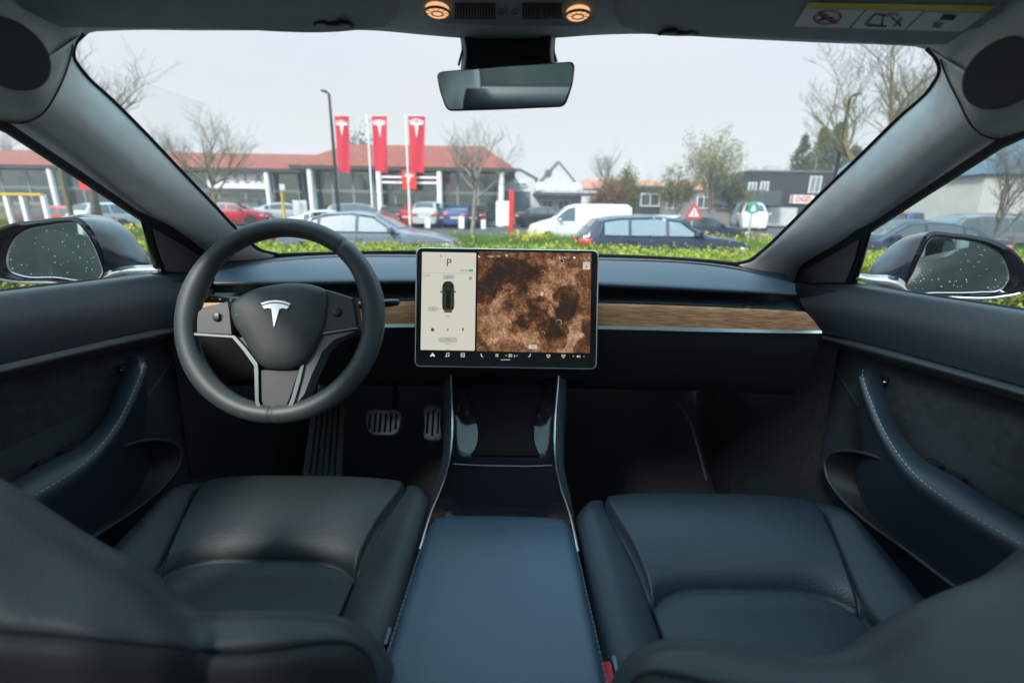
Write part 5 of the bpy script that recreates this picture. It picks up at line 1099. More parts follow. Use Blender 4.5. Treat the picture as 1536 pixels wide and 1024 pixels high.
# ---- flags
def flag(u_, vtop, vbot, fl_, fr_, label, Y=30, dark=False):
    p = W(u_, vbot, Y); t = thing('flag', label, 'flag', (p.x, Y, gz(Y)), 0, 'red flags on white poles'); top = W(u_, vtop - 4, Y); x0 = W(fl_, 220, Y).x; x1 = W(fr_, 220, Y).x; z1 = W((fl_ + fr_) / 2, 174, Y).z; z0 = W((fl_ + fr_) / 2, 257, Y).z
    mb = MB(); mb.tube([V((p.x, Y, gz(Y))), V((p.x, Y, top.z))], [.065, .04], 10); obj('pole', mb, whitecol, t)
    rd = random.Random(u_); ph = rd.uniform(0, 6); rows = []
    for j in range(30):
        g = j / 29; z = z1 + (z0 - z1) * g; wv = 1 - .18 * g
        rows.append([V((x0 + (x1 - x0) * wv * i / 16 + .0, Y + .05 * math.sin(ph + i * .4 + g * 2.5) * (.25 + i / 16) + .008 * math.sin(i * 1.3 + g * 7), z - .10 * i / 16 * g)) for i in range(17)])
    mb = MB(); mb.grid(rows); cl_ = obj('cloth', mb, redf, t, sharp=180)
    mb = MB(); w_ = (x1 - x0); k = w_ * .0060; cx = x0 + w_ * .48; cz = z1 - (z1 - z0) * .22
    def onf(x, z):
        g = (z1 - z) / (z1 - z0); i = (x - x0) / ((x1 - x0) * (1 - .18 * g)) * 16; return V((x, Y + .05 * math.sin(ph + i * .4 + g * 2.5) * (.25 + i / 16) + .008 * math.sin(i * 1.3 + g * 7) - .03, z))
    for sh in (EMB_T, EMB_A):
        sh = [(a_, b_ * 1.25) for a_, b_ in sh]; mb.add([onf(cx + x * k, cz + (y - 20) * k) for x, y in sh], [tuple(range(len(sh)))])
    obj('flag_emblem', mb, white, cl_, sharp=180); mb = MB(); mb.tube([V((x0 - .02, Y, z1)), V((x1, Y, z1))], .02, 6); obj('crossbar', mb, whitecol, t)
flag(505, 176, 262, 505, 526, 'red flag with white T emblem, leftmost, beside the black lamp post')
flag(560, 176, 330, 560, 583, 'red flag with white T emblem, the middle one of the three')
flag(615, 176, 335, 614, 639, 'red flag with white T emblem, the rightmost, over the small red sign')
# ---- street lamps
def lamp(u_, vtop, vb, Y, arm, label):
    p = W(u_, vb, Y); top = W(u_ - 0, vtop, Y); t = thing('street_lamp', label, 'street lamp', (p.x, Y, gz(Y)), 0, 'black street lamps'); blk = mat('lamp_black', (.02, .022, .024), .4)
    mb = MB(); mb.tube([V((p.x, Y, gz(Y))), V((p.x, Y, top.z))], [.085, .05], 10); obj('pole', mb, blk, t)
    mb = MB(); mb.tube([V((p.x, Y, top.z)), V((p.x + arm * .35, Y, top.z + .08)), V((p.x + arm * .9, Y, top.z + .12))], [.05, .12, .07], 10, flat=.5); obj('lamp_head', mb, blk, t)
lamp(502, 141, 245, 21, -.35, 'black street lamp post standing left of the leftmost flag')
lamp(1261, 146, 220, 19, .40, 'black street lamp post before the large bare tree at right')

# ---- vehicles
tyre = mat('tyre', (.015, .015, .016), .8); rimm = mat('alloy', (.5, .5, .52), .3, metal=.8); cglass = mat('car_glass', (.03, .04, .045), .05, spec=.9, coat=.6); clearg = glass('car_clear_glass', (.62, .68, .68), .38, .0)
tail = mat('tail_red', (.5, .01, .015), .15, coat=1.); headl = mat('headlight', (.6, .62, .65), .08, spec=1.); plate_ = mat('number_plate', (.65, .62, .5), .5)
def paint(n, c, r=.25): return mat('paint_' + n, c, r, coat=.45, spec=.4)
PROF = {
 'sedan': dict(L=4.6, W=1.8, top=[(2.3, .60), (2.2, .78), (1.9, .88), (1.15, .98), (1.02, 1.0), (.35, 1.37), (-.2, 1.44), (-.8, 1.40), (-1.35, 1.25), (-1.75, 1.06), (-2.2, 1.03), (-2.3, .75)], belt=.93, wb=1.35, gl=(1.0, .30, -1.25, -1.7), wins=[(.95, .02, -.06, .40), (-.06, -.14, -.92, -.86), (-.94, -.95, -1.42, -1.0)], d=.66),
 'hatch': dict(L=4.3, W=1.77, top=[(2.12, .60), (2.05, .76), (1.8, .88), (1.0, .99), (.92, 1.02), (.25, 1.38), (-.3, 1.45), (-1.2, 1.42), (-1.75, 1.34), (-1.95, 1.10), (-2.12, .95), (-2.15, .70)], belt=.93, wb=1.32, gl=(.9, .22, -1.72, -1.98), wins=None, d=.64),
 'suv': dict(L=4.5, W=1.85, top=[(2.2, .70), (2.1, .92), (1.8, 1.03), (1.05, 1.12), (.95, 1.15), (.4, 1.56), (-.2, 1.64), (-1.3, 1.60), (-1.8, 1.50), (-2.05, 1.15), (-2.2, 1.0), (-2.25, .75)], belt=1.05, wb=1.35, gl=(.93, .37, -1.78, -2.05), wins=None, d=.70),
 'van': dict(L=4.5, W=1.8, top=[(2.2, .70), (2.1, .95), (1.6, 1.12), (1.2, 1.22), (1.15, 1.25), (.6, 1.72), (.2, 1.83), (-1.0, 1.85), (-2.0, 1.84), (-2.15, 1.75), (-2.2, 1.0), (-2.22, .7)], belt=1.1, wb=1.35, gl=(1.12, .58, 9, 9), wins=None, d=.66),
 'bigvan': dict(L=5.4, W=1.95, top=[(2.7, .80), (2.65, .95), (2.4, 1.12), (2.2, 1.20), (2.15, 1.24), (1.6, 1.82), (1.2, 1.98), (-1.0, 2.04), (-2.5, 2.02), (-2.66, 1.95), (-2.7, 1.1), (-2.7, .7)], belt=1.08, wb=1.7, gl=(2.13, 1.58, 9, 9), wins=None, d=.68)}
def vehicle(kind, label, loc, rz, pm, see=False, group=None, cat='car', name=None):
    P_ = PROF[kind]; hw = P_['W'] / 2; top = P_['top']; belt = P_['belt']; t = thing(name or {'sedan': 'parked_car', 'hatch': 'parked_car', 'suv': 'parked_car', 'van': 'van', 'bigvan': 'van'}[kind], label, cat, (0, 0, 0), 0, group)
    def zt(x):
        for (xa, za), (xb, zb) in zip(top, top[1:]):
            if xb <= x <= xa: return za + (zb - za) * (xa - x) / (xa - xb)
        return top[0][1] if x > 0 else top[-1][1]
    xf, xr = top[0][0], top[-1][0]; xs = sorted(set([xf, xr] + [p[0] for p in top] + [xr + (xf - xr) * k / 40 for k in range(41)]), reverse=True)
    def wid(x): f = (x - (xf + xr) / 2) / ((xf - xr) / 2); return hw * (1 - .16 * abs(f) ** 5)
    rows = []; g0, g1, g2, g3 = P_['gl']
    for x in xs:
        z = zt(x); w_ = wid(x); b = min(belt, z - .03); pts = [(0, .22), (w_ * .9, .22), (w_ * .97, .35), (w_, .55), (w_ * .995, b - .12), (w_ * .955, b)]
        sl = w_ * .955 - (z - .05 - b) * .38 if z > belt + .05 else w_ * .93; pts += [(sl, max(z - .05, b + .005)), (sl - .09, z - .008), (sl * .5, z + .012), (0, z + .018)]
        rows.append([V((x, -y, zz)) for y, zz in pts] + [V((x, y, zz)) for y, zz in pts[-2:0:-1]])
    # split greenhouse side band out for see-through cars
    mb = MB(); n = len(rows[0]); fs = []
    for j in range(len(rows) - 1):
        xm = (xs[j] + xs[j + 1]) / 2
        for i in range(n):
            side = i in (5, n - 1 - 5 - 1 + 0)
            if see and side and zt(xm) > belt + .16 and g3 + .36 < xm < g0 - .1: continue
            fs.append((j * n + i, j * n + (i + 1) % n, (j + 1) * n + (i + 1) % n, (j + 1) * n + i))
    mb.add([p for r in rows for p in r], fs); b0 = 0; mb.f.append(tuple(range(n))); mb.f.append(tuple(range((len(rows) - 1) * n, len(rows) * n))[::-1])
    body = obj('body', mb, pm, t, sharp=32)
    G_ = clearg if see else cglass
    def sy(x, z): return wid(x) * .955 - (z - belt) * .38
    if kind in ('sedan', 'hatch', 'suv'):
        zr = lambda x: zt(x) - .085
        segs = [(g0 - .12, -.02 + .0), (-.10, -.95), (-1.02, g3 + .38)]
    else: segs = [(g0 - .10, .25)]
    for s in (-1, 1):
        for a_, b_ in segs:
            if a_ - b_ < .15: continue
            k = 8; lo = []; hi = []
            for i in range(k + 1):
                x = a_ + (b_ - a_) * i / k; zl = belt + .035; zh = max(zt(x) - .09, zl + .01); lo.append(V((x, s * (sy(x, zl) + .004), zl))); hi.append(V((x, s * (sy(x, zh) + .004), zh)))
            mb = MB(); mb.grid([lo, hi]); obj('side_window', mb, G_, t)
        if see:
            mb = MB()
            for x in (-.06, -.985): 
                zh = zt(x) - .05; mb.tube([V((x, s * (sy(x, belt) - .005), belt)), V((x, s * (sy(x, zh) - .005), zh))], .04, 6)
            for xa, xb in ((g0 - .05, g1 + .1), (g3 + .25, g2 + .1)):
                if kind != 'van': mb.tube([V((xa, s * sy(xa, belt), belt + .0)), V((xb, s * sy(xb, zt(xb) - .06), zt(xb) - .06))], .045, 6)
            pieces('window_post', mb, pm, t)
    for a_, b_, nm in ((g0 - .05, g1 + .05, 'front_window'), (g2 - .02, g3 + .05, 'rear_window')):
        if a_ > 8: continue
        k = 6; lo = []; hi = []; rws = []
        for i in range(k + 1):
            x = a_ + (b_ - a_) * i / k; z = zt(x) + .028; w2 = sy(x, z) - .10; rws.append([V((x + (.008 if nm[0] == 'f' else -.008), y * w2, z - .02 * abs(y) ** 3)) for y in (-1, -.5, 0, .5, 1)])
        mb = MB(); mb.grid(rws); obj(nm, mb, cglass, t)
    for s in (-1, 1):
        for x in (P_['wb'], -P_['wb']):
            wn = node('wheel', t); r = P_['d'] / 2; mb = MB(); mb.disc((x, s * (hw - .20), r), (0, s, 0), r, .215, 28); obj('tyre', mb, tyre, wn)
            mb = MB(); mb.disc((x, s * (hw - .02), r), (0, s, 0), r * .66, .022, 20); 
            obj('rim', mb, rimm, wn)
            mb = MB(); mb.disc((x, s * (hw - .10), r + .01), (0, s, 0), r * 1.16, .093, 28); obj('wheel_arch', mb, darkpl, t)
        mb = MB(); xl = xr + .09; zl = .78 if kind != 'van' else 1.0; mb.loft([[V((xr - .012, s * (wid(xr) - .36), zl - .07)), V((xr - .012, s * (wid(xr) - .36), zl + .07))], [V((xr - .02, s * (wid(xr) - .06), zl - .09)), V((xr - .02, s * (wid(xr) - .06), zl + .09))], [V((xr + .14, s * (wid(xr + .2) + .006), zl - .08)), V((xr + .14, s * (wid(xr + .2) + .006), zl + .10))], [V((xr + .26, s * (wid(xr + .26) + .004), zl + .0)), V((xr + .26, s * (wid(xr + .26) + .004), zl + .09))]], 2, 10); obj('tail_light', mb, tail, t, solid=.01)
        zl = zt(xf) + .06; mb = MB(); mb.loft([[V((xf + .012, s * (wid(xf) - .34), zl - .10)), V((xf - .01, s * (wid(xf) - .34), zl - .0))], [V((xf - .03, s * (wid(xf) - .02), zl - .10)), V((xf - .08, s * (wid(xf) - .02), zl + .03))], [V((xf - .32, s * (wid(xf - .32) + .005), zl - .02)), V((xf - .34, s * (wid(xf - .32) + .003), zl + .06))]], 2, 8); obj('headlight', mb, headl, t, solid=.01)
        mb = MB(); mb.box((g0 - .22, s * (hw + .06), belt + .10), (.12, .20, .13)); mb.box((g0 - .20, s * (hw - .04), belt + .05), (.05, .14, .04)); o = obj('wing_mirror', mb, pm, t, sharp=60); bv = o.modifiers.new('b', 'BEVEL'); bv.width = .025; bv.segments = 2
        mb = MB()
        for x in (.35, -.6): mb.box((x - .35, s * (wid(x) * .998 + .008), belt - .13), (.16, .02, .025))
        pieces('door_handle', mb, pm, t)
        mb = MB()
        for x in (1.0, -.06, -1.05):
            if kind in ('van', 'bigvan') and x < -.5: continue
            mb.tube([V((x, s * (wid(x) * .98 + .002), .36)), V((x, s * (wid(x) + .002), .55)), V((x, s * (wid(x) * .995 + .003), belt - .12)), V((x, s * (wid(x) * .957 + .002), belt))], .006, 4)
        pieces('door_seam', mb, rubber, t)
    mb = MB(); mb.box((xr - .012, 0, .62), (.02, .5, .11)); mb.box((xf + .012, 0, .45), (.02, .5, .11)); obj('number_plate', mb, plate_, t)
    if see:
        mb = MB()
        for x in (.1, -.85):
            for y in (-.38, .38): mb.prism(rrect(.18, .62, .07, 3, x - .25, .98), Matrix(((1, 0, 0, 0), (0, 0, 1, 0), (0, 1, 0, 0), (0, 0, 0, 1))), y - .22, y + .22); mb.box((x - .30, y, 1.30), (.10, .24, .18))
        obj('seats', mb, darkpl, t)
    t.location = loc; t.rotation_euler = (0, 0, rz); return t
def at(u, Y): p = W(u, 330, Y); return (p.x, Y, gz(Y))
silver = paint('silver_blue', (.11, .14, .18)); navy = paint('navy', (.018, .03, .055)); wpaint = paint('white', (.58, .59, .60)); redp = paint('red', (.42, .012, .02)); bluep = paint('blue', (.03, .07, .20)); grey = paint('grey', (.10, .11, .12)); blackp = paint('black', (.015, .016, .018)); yel = paint('yellow', (.6, .4, .02)); lgrey = paint('light_grey', (.42, .45, .48))
vehicle('sedan', 'silver blue saloon passing on the road beyond the hedge, behind the steering wheel rim', at(553, 12.4), 0, silver, True, 'cars on the road')
vehicle('hatch', 'dark navy hatchback beyond the hedge, its red tail light at its left end', at(992, 12.6), 0, navy, True, 'cars on the road')
vehicle('van', 'small white van parked on the far side left of the navy hatchback', at(868, 21), math.pi, wpaint, False, 'vehicles across the bank', 'van')
vehicle('sedan', 'dark blue saloon parked beyond the red triangle sign', at(1050, 24), 0, navy, False, 'vehicles across the bank')
vehicle('bigvan', 'tall white delivery van parked before the black house', at(1122, 37), -1.85, wpaint, False, 'vehicles across the bank', 'van')
vehicle('sedan', 'dark slate saloon seen low in the right side window', at(1352, 12.5), math.pi, navy, False, 'cars on the road')
vehicle('suv', 'grey off-roader behind the slate saloon in the right side window', at(1440, 16.6), math.pi, grey, False, 'cars on the road')
lot = [('sedan', 105, 27, .25, redp, 'red saloon parked at left, seen over the left door mirror'), ('suv', 186, 26, 1.2, lgrey, 'pale blue-grey car right of the thick tree trunk at left'), ('sedan', 215, 27, 1.3, navy, 'navy saloon half hidden by the left pillar'),
       ('sedan', 352, 32, .1, redp, 'red car at the foot of the left pillar'), ('suv', 645, 34, 1.57, lgrey, 'silver off-roader nose on before the showroom, by the right flag pole'), ('sedan', 691, 34, 1.5, bluep, 'bright blue car before the showroom glass by the pale tree trunk'),
       ('sedan', 596, 34.3, 1.6, blackp, 'black car before the showroom between the flag poles'), ('sedan', 618, 34.4, 1.6, redp, 'red car between the black car and the silver off-roader'), ('sedan', 670, 34.5, 1.6, navy, 'navy car wedged between the silver off-roader and the blue car'),
       ('sedan', 712, 34.6, 1.6, blackp, 'dark car right of the pale tree trunk'), ('suv', 545, 30, .15, grey, 'grey off-roader behind the roof of the silver blue saloon'), ('sedan', 500, 27, .05, lgrey, 'light grey saloon behind the left end of the silver blue saloon'),
       ('sedan', 432, 35, .3, lgrey, 'pale car by the yellow post'), ('sedan', 385, 36, .2, blackp, 'black car before the lettered panel'), ('sedan', 15, 28, .2, yel, 'yellow car at the far left behind the shelter posts'),
       ('sedan', 958, 26, 1.5, lgrey, 'pale car seen just above the navy hatchback roof, left'), ('sedan', 985, 26.5, 1.5, wpaint, 'white car seen just above the navy hatchback roof, middle'), ('sedan', 1012, 26, 1.4, lgrey, 'pale car left of the triangle sign, above the navy hatchback'), ('suv', 905, 27, 1.5, navy, 'navy car behind the tail of the white van'),
       ('sedan', 818, 34, .2, blackp, 'dark car before the white gabled house'), ('suv', 1395, 30, 0, bluep, 'blue car behind the grey off-roader in the right side window')]
protos = {}
for k, u_, Y_, rz_, pm, lb in lot:
    if (k, pm.name) not in protos: protos[(k, pm.name)] = o = vehicle(k, lb, at(u_, Y_), rz_, pm, False, 'cars parked around the showroom')
    else: o = copy_tree(protos[(k, pm.name)]); o.location = at(u_, Y_); o.rotation_euler = (0, 0, rz_)
    o['label'] = lb; o['group'] = 'cars parked around the showroom'

# ---- small street things
def post(name, label, cat, u_, v0, v1, Y, r, m, sign=None, group=None):
    p = W(u_, v1, Y); z1 = W(u_, v0, Y).z; t = thing(name, label, cat, (p.x, Y, gz(Y)), 0, group); mb = MB(); mb.tube([V((p.x, Y, gz(Y))), V((p.x, Y, z1))], r, 8); obj('post', mb, m, t)
    if sign: sign(t, V((p.x, Y - r - .02, z1)))
    return t
c_ = W(767, 310, 30); mb = MB(); z1 = W(767, 286, 30).z; mb.box((c_.x, 30, (z1 + gz(30)) / 2), (.30, .16, z1 - gz(30))); o = obj('pylon', mb, redsign); bv = o.modifiers.new('b', 'BEVEL'); bv.width = .02; tag(o, 'narrow red upright pylon left of the white gabled house', 'pylon')
def s1_(t, p): mb = MB(); mb.box(p + V((.12, 0, -.2)), (.32, .03, .35)); obj('sign_plate', mb, white, t)
post('yellow_post', 'yellow post with a small white plate in front of the low wing', 'post', 427, 276, 330, 31, .09, mat('yellow_paint', (.65, .42, .02), .5), s1_)
def tri(t, p):
    M = frame(p + V((0, -.03, -.28)), V((0, -1, 0))); mb = MB(); mb.prism([(-.31, -.24), (.31, -.24), (.0, .31)], M, 0, .02); obj('sign_border', mb, redsign, t)
    mb = MB(); mb.prism([(-.19, -.17), (.19, -.17), (.0, .16)], M, .01, .028); obj('sign_field', mb, white, t); mb = MB(); mb.prism(rrect(.035, .2, .01, 2, 0, -.04), M, .02, .034); obj('sign_symbol', mb, rubber, t)
post('warning_sign', 'red and white triangular road sign above the navy hatchback bonnet', 'road sign', 1037, 305, 340, 17, .035, mat('galvanised', (.5, .52, .53), .4, metal=.6), tri)
def grn(t, p): mb = MB(); mb.box(p + V((0, 0, -.16)), (.30, .03, .34)); obj('sign_plate', mb, mat('sign_green', (.02, .32, .22), .5), t); mb = MB(); M = frame(p + V((0, -.017, -.16)), V((0, -1, 0))); mb.prism([(-.08, -.10), (.08, -.10), (.08, 0), (.03, .02), (.06, .09), (-.05, .09), (-.03, .01), (-.08, 0)], M, 0, .006); obj('sign_symbol', mb, white, t)
post('green_sign', 'small green sign on a grey post before the white delivery van', 'sign', 1123, 305, 350, 16.5, .03, mat('galvanised', (.5, .52, .53), .4, metal=.6), grn)
for u_, v_, Y_, w_, lb in ((449, 301, 32, .9, 'white board low in front of the low wing by the yellow post'), (641, 328, 31, .35, 'small white board on the ground by the right flag pole'), (692, 325, 31, .35, 'small white board on the ground by the pale tree trunk'), (755, 302, 33, 1.0, 'white board between the showroom and the red pylon'), (725, 330, 31, .3, 'smallest white board right of the pale tree trunk')):
    p = W(u_, v_, Y_); t = thing('board_sign', lb, 'sign', (p.x, Y_, gz(Y_)), 0, 'white boards before the showroom'); mb = MB(); z1 = p.z; h_ = max(z1 - gz(Y_) - .1, .3); mb.box((p.x, Y_, gz(Y_) + .12 + h_ / 2), (w_, .06, h_)); obj('board', mb, white, t); mb = MB()
    for s in (-1, 1): mb.box((p.x + s * w_ * .35, Y_ + .05, gz(Y_) + h_ / 2), (.05, .04, h_))
    pieces('leg', mb, mat('post_grey', (.3, .3, .3), .5), t)
# yellow railed shelter at the left
Ys = 20; t = thing('shelter', 'white posted shelter with a yellow rail at the far left', 'shelter', (W(40, 300, Ys).x, Ys, gz(Ys)))
for u_ in (8, 32, 64):
    mb = MB(); a = W(u_, 292, Ys); mb.box((a.x, Ys, (a.z + gz(Ys)) / 2), (.14, .14, a.z - gz(Ys))); obj('post', mb, whitecol, t)
mb = MB(); a = W(-60, 291, Ys); b = W(66, 293, Ys); mb.box(((a.x + b.x) / 2, Ys, (a.z + b.z) / 2 + .03), (b.x - a.x, .2, .09)); obj('rail', mb, mat('yellow_paint', (.65, .42, .02), .5), t)
mb = MB(); mb.box(((a.x + b.x) / 2, Ys + .05, a.z / 2), (b.x - a.x - .2, .02, a.z - .5)); obj('pane', mb, clearg, t)
# ---- white gabled house with awning
Yh = 42; L0 = W(757, 300, Yh); 
def house(name, label, x0, x1, Y, d, ze, zr, wm, rm, gable_front=True, group='buildings across the road'):
    t = thing(name, label, 'building', ((x0 + x1) / 2, Y, gz(Y)), 0, group); g = gz(Y); xm = (x0 + x1) / 2; mb = MB()
    if gable_front:
        f = [V((x0, Y, g)), V((x1, Y, g)), V((x1, Y, ze)), V((xm, Y, zr)), V((x0, Y, ze))]; b = [p + V((0, d, 0)) for p in f]; mb.add(f + b, [(0, 1, 2, 3, 4), (9, 8, 7, 6, 5), (0, 5, 6, 1), (1, 6, 7, 2), (0, 4, 9, 5)]); obj('wall', mb, wm, t, sharp=10)
        mb = MB()
        for (p, q_) in ((f[4], f[3]), (f[3], f[2])):
            e_ = (q_ - p).normalized(); up_ = V((-e_.z, 0, e_.x)); up_ = up_ if up_.z > 0 else -up_; mb.add([p - e_ * .25 * (p is f[4]) + up_ * .02 + V((0, -.15, 0)), q_ + e_ * .25 * (q_ is f[2]) + up_ * .02 + V((0, -.15, 0)), q_ + e_ * .25 * (q_ is f[2]) + up_ * .02 + V((0, d, 0)), p - e_ * .25 * (p is f[4]) + up_ * .02 + V((0, d, 0))] + [p - e_ * .25 * (p is f[4]) + up_ * .14 + V((0, -.15, 0)), q_ + e_ * .25 * (q_ is f[2]) + up_ * .14 + V((0, -.15, 0)), q_ + e_ * .25 * (q_ is f[2]) + up_ * .14 + V((0, d, 0)), p - e_ * .25 * (p is f[4]) + up_ * .14 + V((0, d, 0))], [(0, 1, 2, 3), (4, 5, 6, 7), (0, 1, 5, 4), (1, 2, 6, 5), (2, 3, 7, 6), (3, 0, 4, 7)])
        obj('roof', mb, rm, t, sharp=10)
    else:
        mb.box((xm, Y + d / 2, (ze + g) / 2), (x1 - x0, d, ze - g)); obj('wall', mb, wm, t)
        mb = MB()
        if zr > ze + .3: a = [V((x0 - .2, Y - .2, ze)), V((x1 + .2, Y - .2, ze)), V((x1 + .2, Y + d, ze)), V((x0 - .2, Y + d, ze)), V((x0 + 1, Y + d / 2, zr)), V((x1 - 1, Y + d / 2, zr))]; mb.add(a, [(0, 1, 5, 4), (1, 2, 5), (2, 3, 4, 5), (3, 0, 4), (0, 1, 2, 3)])
        else: mb.box((xm, Y + d / 2, ze + .08), (x1 - x0 + .2, d + .2, .14))
        obj('roof', mb, rm, t, sharp=10)
    return t
def opening(t, c, w_, h_, m=cglass, fr=None, nm='window', Yoff=-.04):
    wn = node(nm, t); mb = MB(); mb.box(c + V((0, Yoff, 0)), (w_, .05, h_)); obj('pane', mb, m, wn); mb = MB()
    for s in (-1, 1): mb.box(c + V((s * (w_ / 2 + .02), Yoff - .02, 0)), (.07, .10, h_ + .14)); mb.box(c + V((0, Yoff - .02, s * (h_ / 2 + .02))), (w_ - .04, .09, .07))
    mb.box(c + V((0, Yoff - .02, 0)), (.05, .08, h_ - .04)); obj('frame', mb, fr or white, wn)
gdoor = mat('grey_door', (.16, .18, .19), .6); roofg = mat('grey_roof', (.14, .15, .155), .7, noise=.2, nscale=2)
wt = mat('white_render', (.54, .55, .55), .8, noise=.08, nscale=1.5)
a = W(752, 300, Yh); b = W(802, 300, Yh); t = house('gabled_house', 'white gabled hall with a grey roller door next to the showroom', a.x, b.x, Yh, 9, W(800, 268, Yh).z, W(775, 254, Yh).z, wt, roofg)
opening(t, V((W(776, 308, Yh).x, Yh, gz(Yh) + 1.35)), 2.0, 2.7, gdoor, roofg, 'roller_door'); opening(t, W(782, 277, Yh), .9, .25, gdoor)
Y2 = 46; a = W(804, 300, Y2); b = W(866, 300, Y2); t = house('gabled_house', 'white house with a steep pointed gable behind the scalloped awning', a.x, b.x, Y2, 9, W(800, 279, Y2).z, W(817, 243, Y2).z, wt, roofg)
mb = MB(); mb.disc(W(822, 260, Y2) + V((0, -.03, 0)), (0, -1, 0), .35, .03); obj('round_vent', mb, roofg, t)
Y3 = 40; a = W(802, 300, Y3); b = W(872, 300, Y3); t = house('annex', 'low white annex with a scalloped grey awning', a.x, b.x, Y3, 5, W(830, 293, Y3).z, 0, wt, roofg, False)
for u_ in (821, 845): opening(t, W(u_, 308, Y3), .8, .7, gdoor)
mb = MB(); rows = []
for v_, yy in ((276, Y3), (289, Y3 - 1.2)):
    za = W(840, v_, Y3).z; rows.append([V((a.x + (b.x - a.x) * i / 48, yy - .12 * abs(math.sin(i / 48 * math.pi * 4)), za + .14 * abs(math.sin(i / 48 * math.pi * 4)))) for i in range(49)])
mb.grid(rows); obj('awning', mb, mat('awning_grey', (.42, .43, .42), .7), t, solid=.03)
mb = MB(); mb.box(((a.x + b.x) / 2 + .8, Y3 - .7, W(840, 291, Y3).z - .05), ((b.x - a.x) + 1.8, 1.3, .22)); obj('canopy', mb, mat('canopy_dark', (.06, .075, .085), .6), t)
# dark brick houses
db = bpy.data.materials.new('dark_brick'); db.use_nodes = True; n_ = db.node_tree.nodes; l_ = db.node_tree.links; br = n_.new('ShaderNodeTexBrick'); br.inputs['Scale'].default_value = 1.; br.inputs['Brick Width'].default_value = .25; br.inputs['Row Height'].default_value = .08; br.inputs['Mortar Size'].default_value = .008
br.inputs['Color1'].default_value = (.030, .031, .036, 1); br.inputs['Color2'].default_value = (.020, .021, .025, 1); br.inputs['Mortar'].default_value = (.05, .05, .05, 1); tc = n_.new('ShaderNodeTexCoord'); mp = n_.new('ShaderNodeMapping'); mp.inputs['Rotation'].default_value = (R(90), 0, 0); l_.new(tc.outputs['Object'], mp.inputs[0]); l_.new(mp.outputs[0], br.inputs[0]); l_.new(br.outputs[0], n_['Principled BSDF'].inputs['Base Color']); n_['Principled BSDF'].inputs['Roughness'].default_value = .85
taupe = mat('taupe_wall', (.20, .18, .17), .85, noise=.1, nscale=2); orange_roof = mat('orange_roof', (.42, .17, .10), .85, noise=.2, nscale=3)
Y4 = 44
a = W(948, 300, Y4); b = W(995, 300, Y4); t = house('dark_house', 'dark brick house with slatted front between the green tree and the budding trees', a.x, b.x, Y4, 8, W(975, 281, Y4).z, 0, db, roofg, False, 'dark houses'); opening(t, W(975, 300, Y4), 1.6, 1.0)
a = W(996, 300, Y4 - 1); b = W(1100, 300, Y4 - 1); t = house('taupe_house', 'long taupe house behind the budding trees', a.x, b.x, Y4 - 1, 8, W(1040, 287, Y4 - 1).z, 0, taupe, roofg, False, 'dark houses')
for u_ in (1010, 1055, 1085): opening(t, W(u_, 304, Y4 - 1), 1.1, .9)
a = W(870, 300, 58); b = W(1010, 300, 58); t = house('red_roofed_house', 'orange roofed house far behind the dark brick house', a.x, b.x, 58, 9, W(940, 284, 58).z, W(940, 268, 60).z, wt, orange_roof, False, 'orange roofed houses')
a = W(1012, 300, 62); b = W(1130, 300, 62); t = house('red_roofed_house', 'orange roofed house far behind the taupe house and the budding trees', a.x, b.x, 62, 9, W(1070, 285, 62).z, W(1070, 270, 64).z, wt, orange_roof, False, 'orange roofed houses')
# black house: two storeys with a projecting dark canopy
Y5 = 44; a = W(1119, 300, Y5); b = W(1262, 300, Y5 - 0); zt5 = W(1160, 258, Y5).z
t = house('black_house', 'two storey black house with white framed windows behind the white delivery van', a.x, b.x, Y5, 9, zt5, 0, db, roofg, False, 'dark houses')
for u_, v_ in ((1128, 281), (1146, 280)): opening(t, W(u_, v_, Y5), .62, .72, mat('curtained_glass', (.22, .24, .25), .2))
opening(t, W(1222, 277, Y5), .9, 1.3, mat('curtained_glass', (.22, .24, .25), .2))
mb = MB(); c_ = W(1118, 297, Y5 - 1); mb.box((c_.x, Y5 - .8, c_.z), (5.6, 1.6, 1.2)); obj('canopy', mb, mat('canopy_dark', (.06, .075, .085), .6), t)
mb = MB(); c_ = W(1160, 318, Y5); mb.box((c_.x + .4, Y5 - .05, gz(Y5) + 1.0), (3.4, .06, 1.6)); obj('ground_floor', mb, wt, t)
mb = MB(); c_ = W(1132, 316, Y5); mb.box((c_.x - 2, Y5 - .05, gz(Y5) + 1.0), (2.2, .05, 1.9)); obj('garage_opening', mb, darkfas, t)
mb = MB(); c_ = W(1157, 253, Y5 + 3); mb.box(c_, (1.2, 1.2, .5)); obj('roof_box', mb, mat('rooftop_grey', (.4, .4, .4), .7), t)
# red and white shop sign with letters
c_ = W(1203, 299, Y5 - .2); t = thing('shop_sign', 'white shop sign with red lettering on the black house by the right pillar', 'sign', (c_.x, c_.y, c_.z)); mb = MB(); mb.box(c_, (2.1, .12, .72)); obj('sign_board', mb, white, t)
mb = MB(); mb.box(c_ + V((-.92, -.065, 0)), (.16, .03, .66)); mb.text('DGD', frame(c_ + V((.1, -.07, 0)), V((0, -1, 0))), .62, .008, bold=.02); obj('lettering', mb, redsign, t)
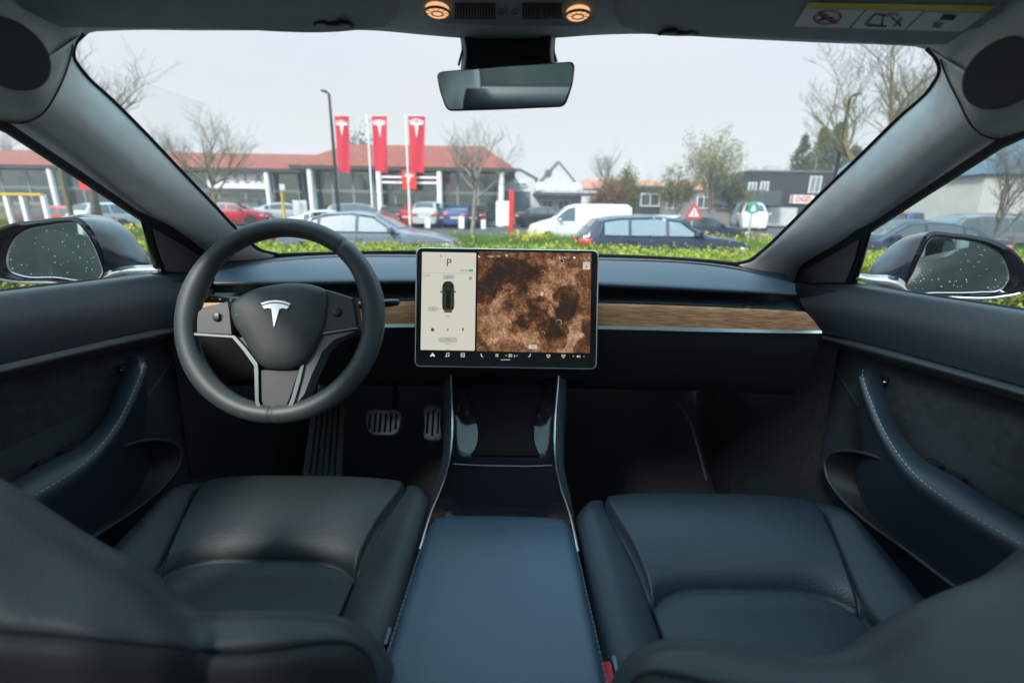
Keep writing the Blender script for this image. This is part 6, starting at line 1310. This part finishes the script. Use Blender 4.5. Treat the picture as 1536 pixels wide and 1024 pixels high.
# right side window: barn, shed, shop
Y6 = 26; xa = W(1470, 300, Y6).x; xb = xa + 13; t = thing('barn', 'pale barn with a blue grey arched roof in the right side window', 'building', ((xa + xb) / 2, Y6, gz(Y6)), 0, 'buildings across the road'); ze = W(1480, 262, Y6).z; g = gz(Y6)
mb = MB(); mb.box(((xa + xb) / 2, Y6 + 6, (ze + g) / 2), (xb - xa, 12, ze - g)); obj('wall', mb, mat('barn_wall', (.40, .40, .36), .85, noise=.1, nscale=1), t)
mb = MB(); mb.box(((xa + xb) / 2, Y6 - .03, g + .9), (xb - xa, .06, 1.8)); obj('dark_base', mb, mat('barn_base', (.10, .13, .13), .8), t)
mb = MB(); arc = [V((xa - .3 + (xb - xa + .6) * (1 - math.cos(math.pi * i / 20)) / 2, Y6 - .2, ze + .02 + 3.2 * math.sin(math.pi * i / 20))) for i in range(21)]; mb.grid([arc, [p + V((0, 12.4, 0)) for p in arc]]); mb.f.append(tuple(range(21))); mb.f.append(tuple(range(21, 42))); obj('roof', mb, mat('barn_roof', (.10, .16, .21), .6, noise=.1, nscale=2), t, sharp=20)
Y7 = 30; a = W(1408, 300, Y7); b = W(1474, 300, Y7); t = house('shed', 'dark blue-grey shed left of the barn', a.x, b.x, Y7, 7, W(1440, 292, Y7).z, 0, mat('shed_blue', (.07, .09, .11), .7), roofg, False)
mb = MB(); mb.box(W(1428, 288, Y7) + V((0, .6, 0)), (.8, .8, .6)); obj('roof_box', mb, wt, t)
a = W(1322, 300, 31); b = W(1406, 300, 31); t = house('shop', 'white shop with a red swoosh on its front in the right side window', a.x, b.x, 31, 6, W(1370, 295, 31).z, 0, wt, white, False)
mb = MB(); p0 = W(1360, 314, 30.9); mb.loft([[p0 + V((x, 0, z)) for x, z in ((-.9, -.1), (0, .12), (1.1, .28))], [p0 + V((x, 0, z)) for x, z in ((-.9, -.22), (0, -.15), (1.1, .26))]], 14); obj('swoosh', mb, redsign, t, solid=.03)
mb = MB(); mb.text('ROSS', frame(W(1345, 302, 30.9), V((0, -1, 0))), .5, .01, bold=.01); obj('lettering', mb, mat('letter_blue', (.05, .09, .25), .5), t)
# ---- behind us, seen only in the mirrors
mb = MB(); mb.box((0, -9, 1.3), (9, .3, 2.6)); o = obj('garden_wall', mb, mat('grey_green_wall', (.10, .12, .10), .9, noise=.3, nscale=1)); tag(o, 'grey green wall behind the car, seen in the door mirrors', 'wall')

# ---- the hazy air
mb = MB(); mb.box((0, 115, 9.0), (240, 250, 24)); hz = bpy.data.materials.new('air'); hz.use_nodes = True; n_ = hz.node_tree.nodes; n_.remove(n_['Principled BSDF']); pv = n_.new('ShaderNodeVolumePrincipled'); pv.inputs['Color'].default_value = (.9, .93, 1, 1); pv.inputs['Density'].default_value = .0022; pv.inputs['Anisotropy'].default_value = .2
hz.node_tree.links.new(pv.outputs[0], n_['Material Output'].inputs['Volume']); o = obj('haze', mb, hz); o['kind'] = 'stuff'; tag(o, 'thin pale haze in the air over the road and buildings', 'haze')
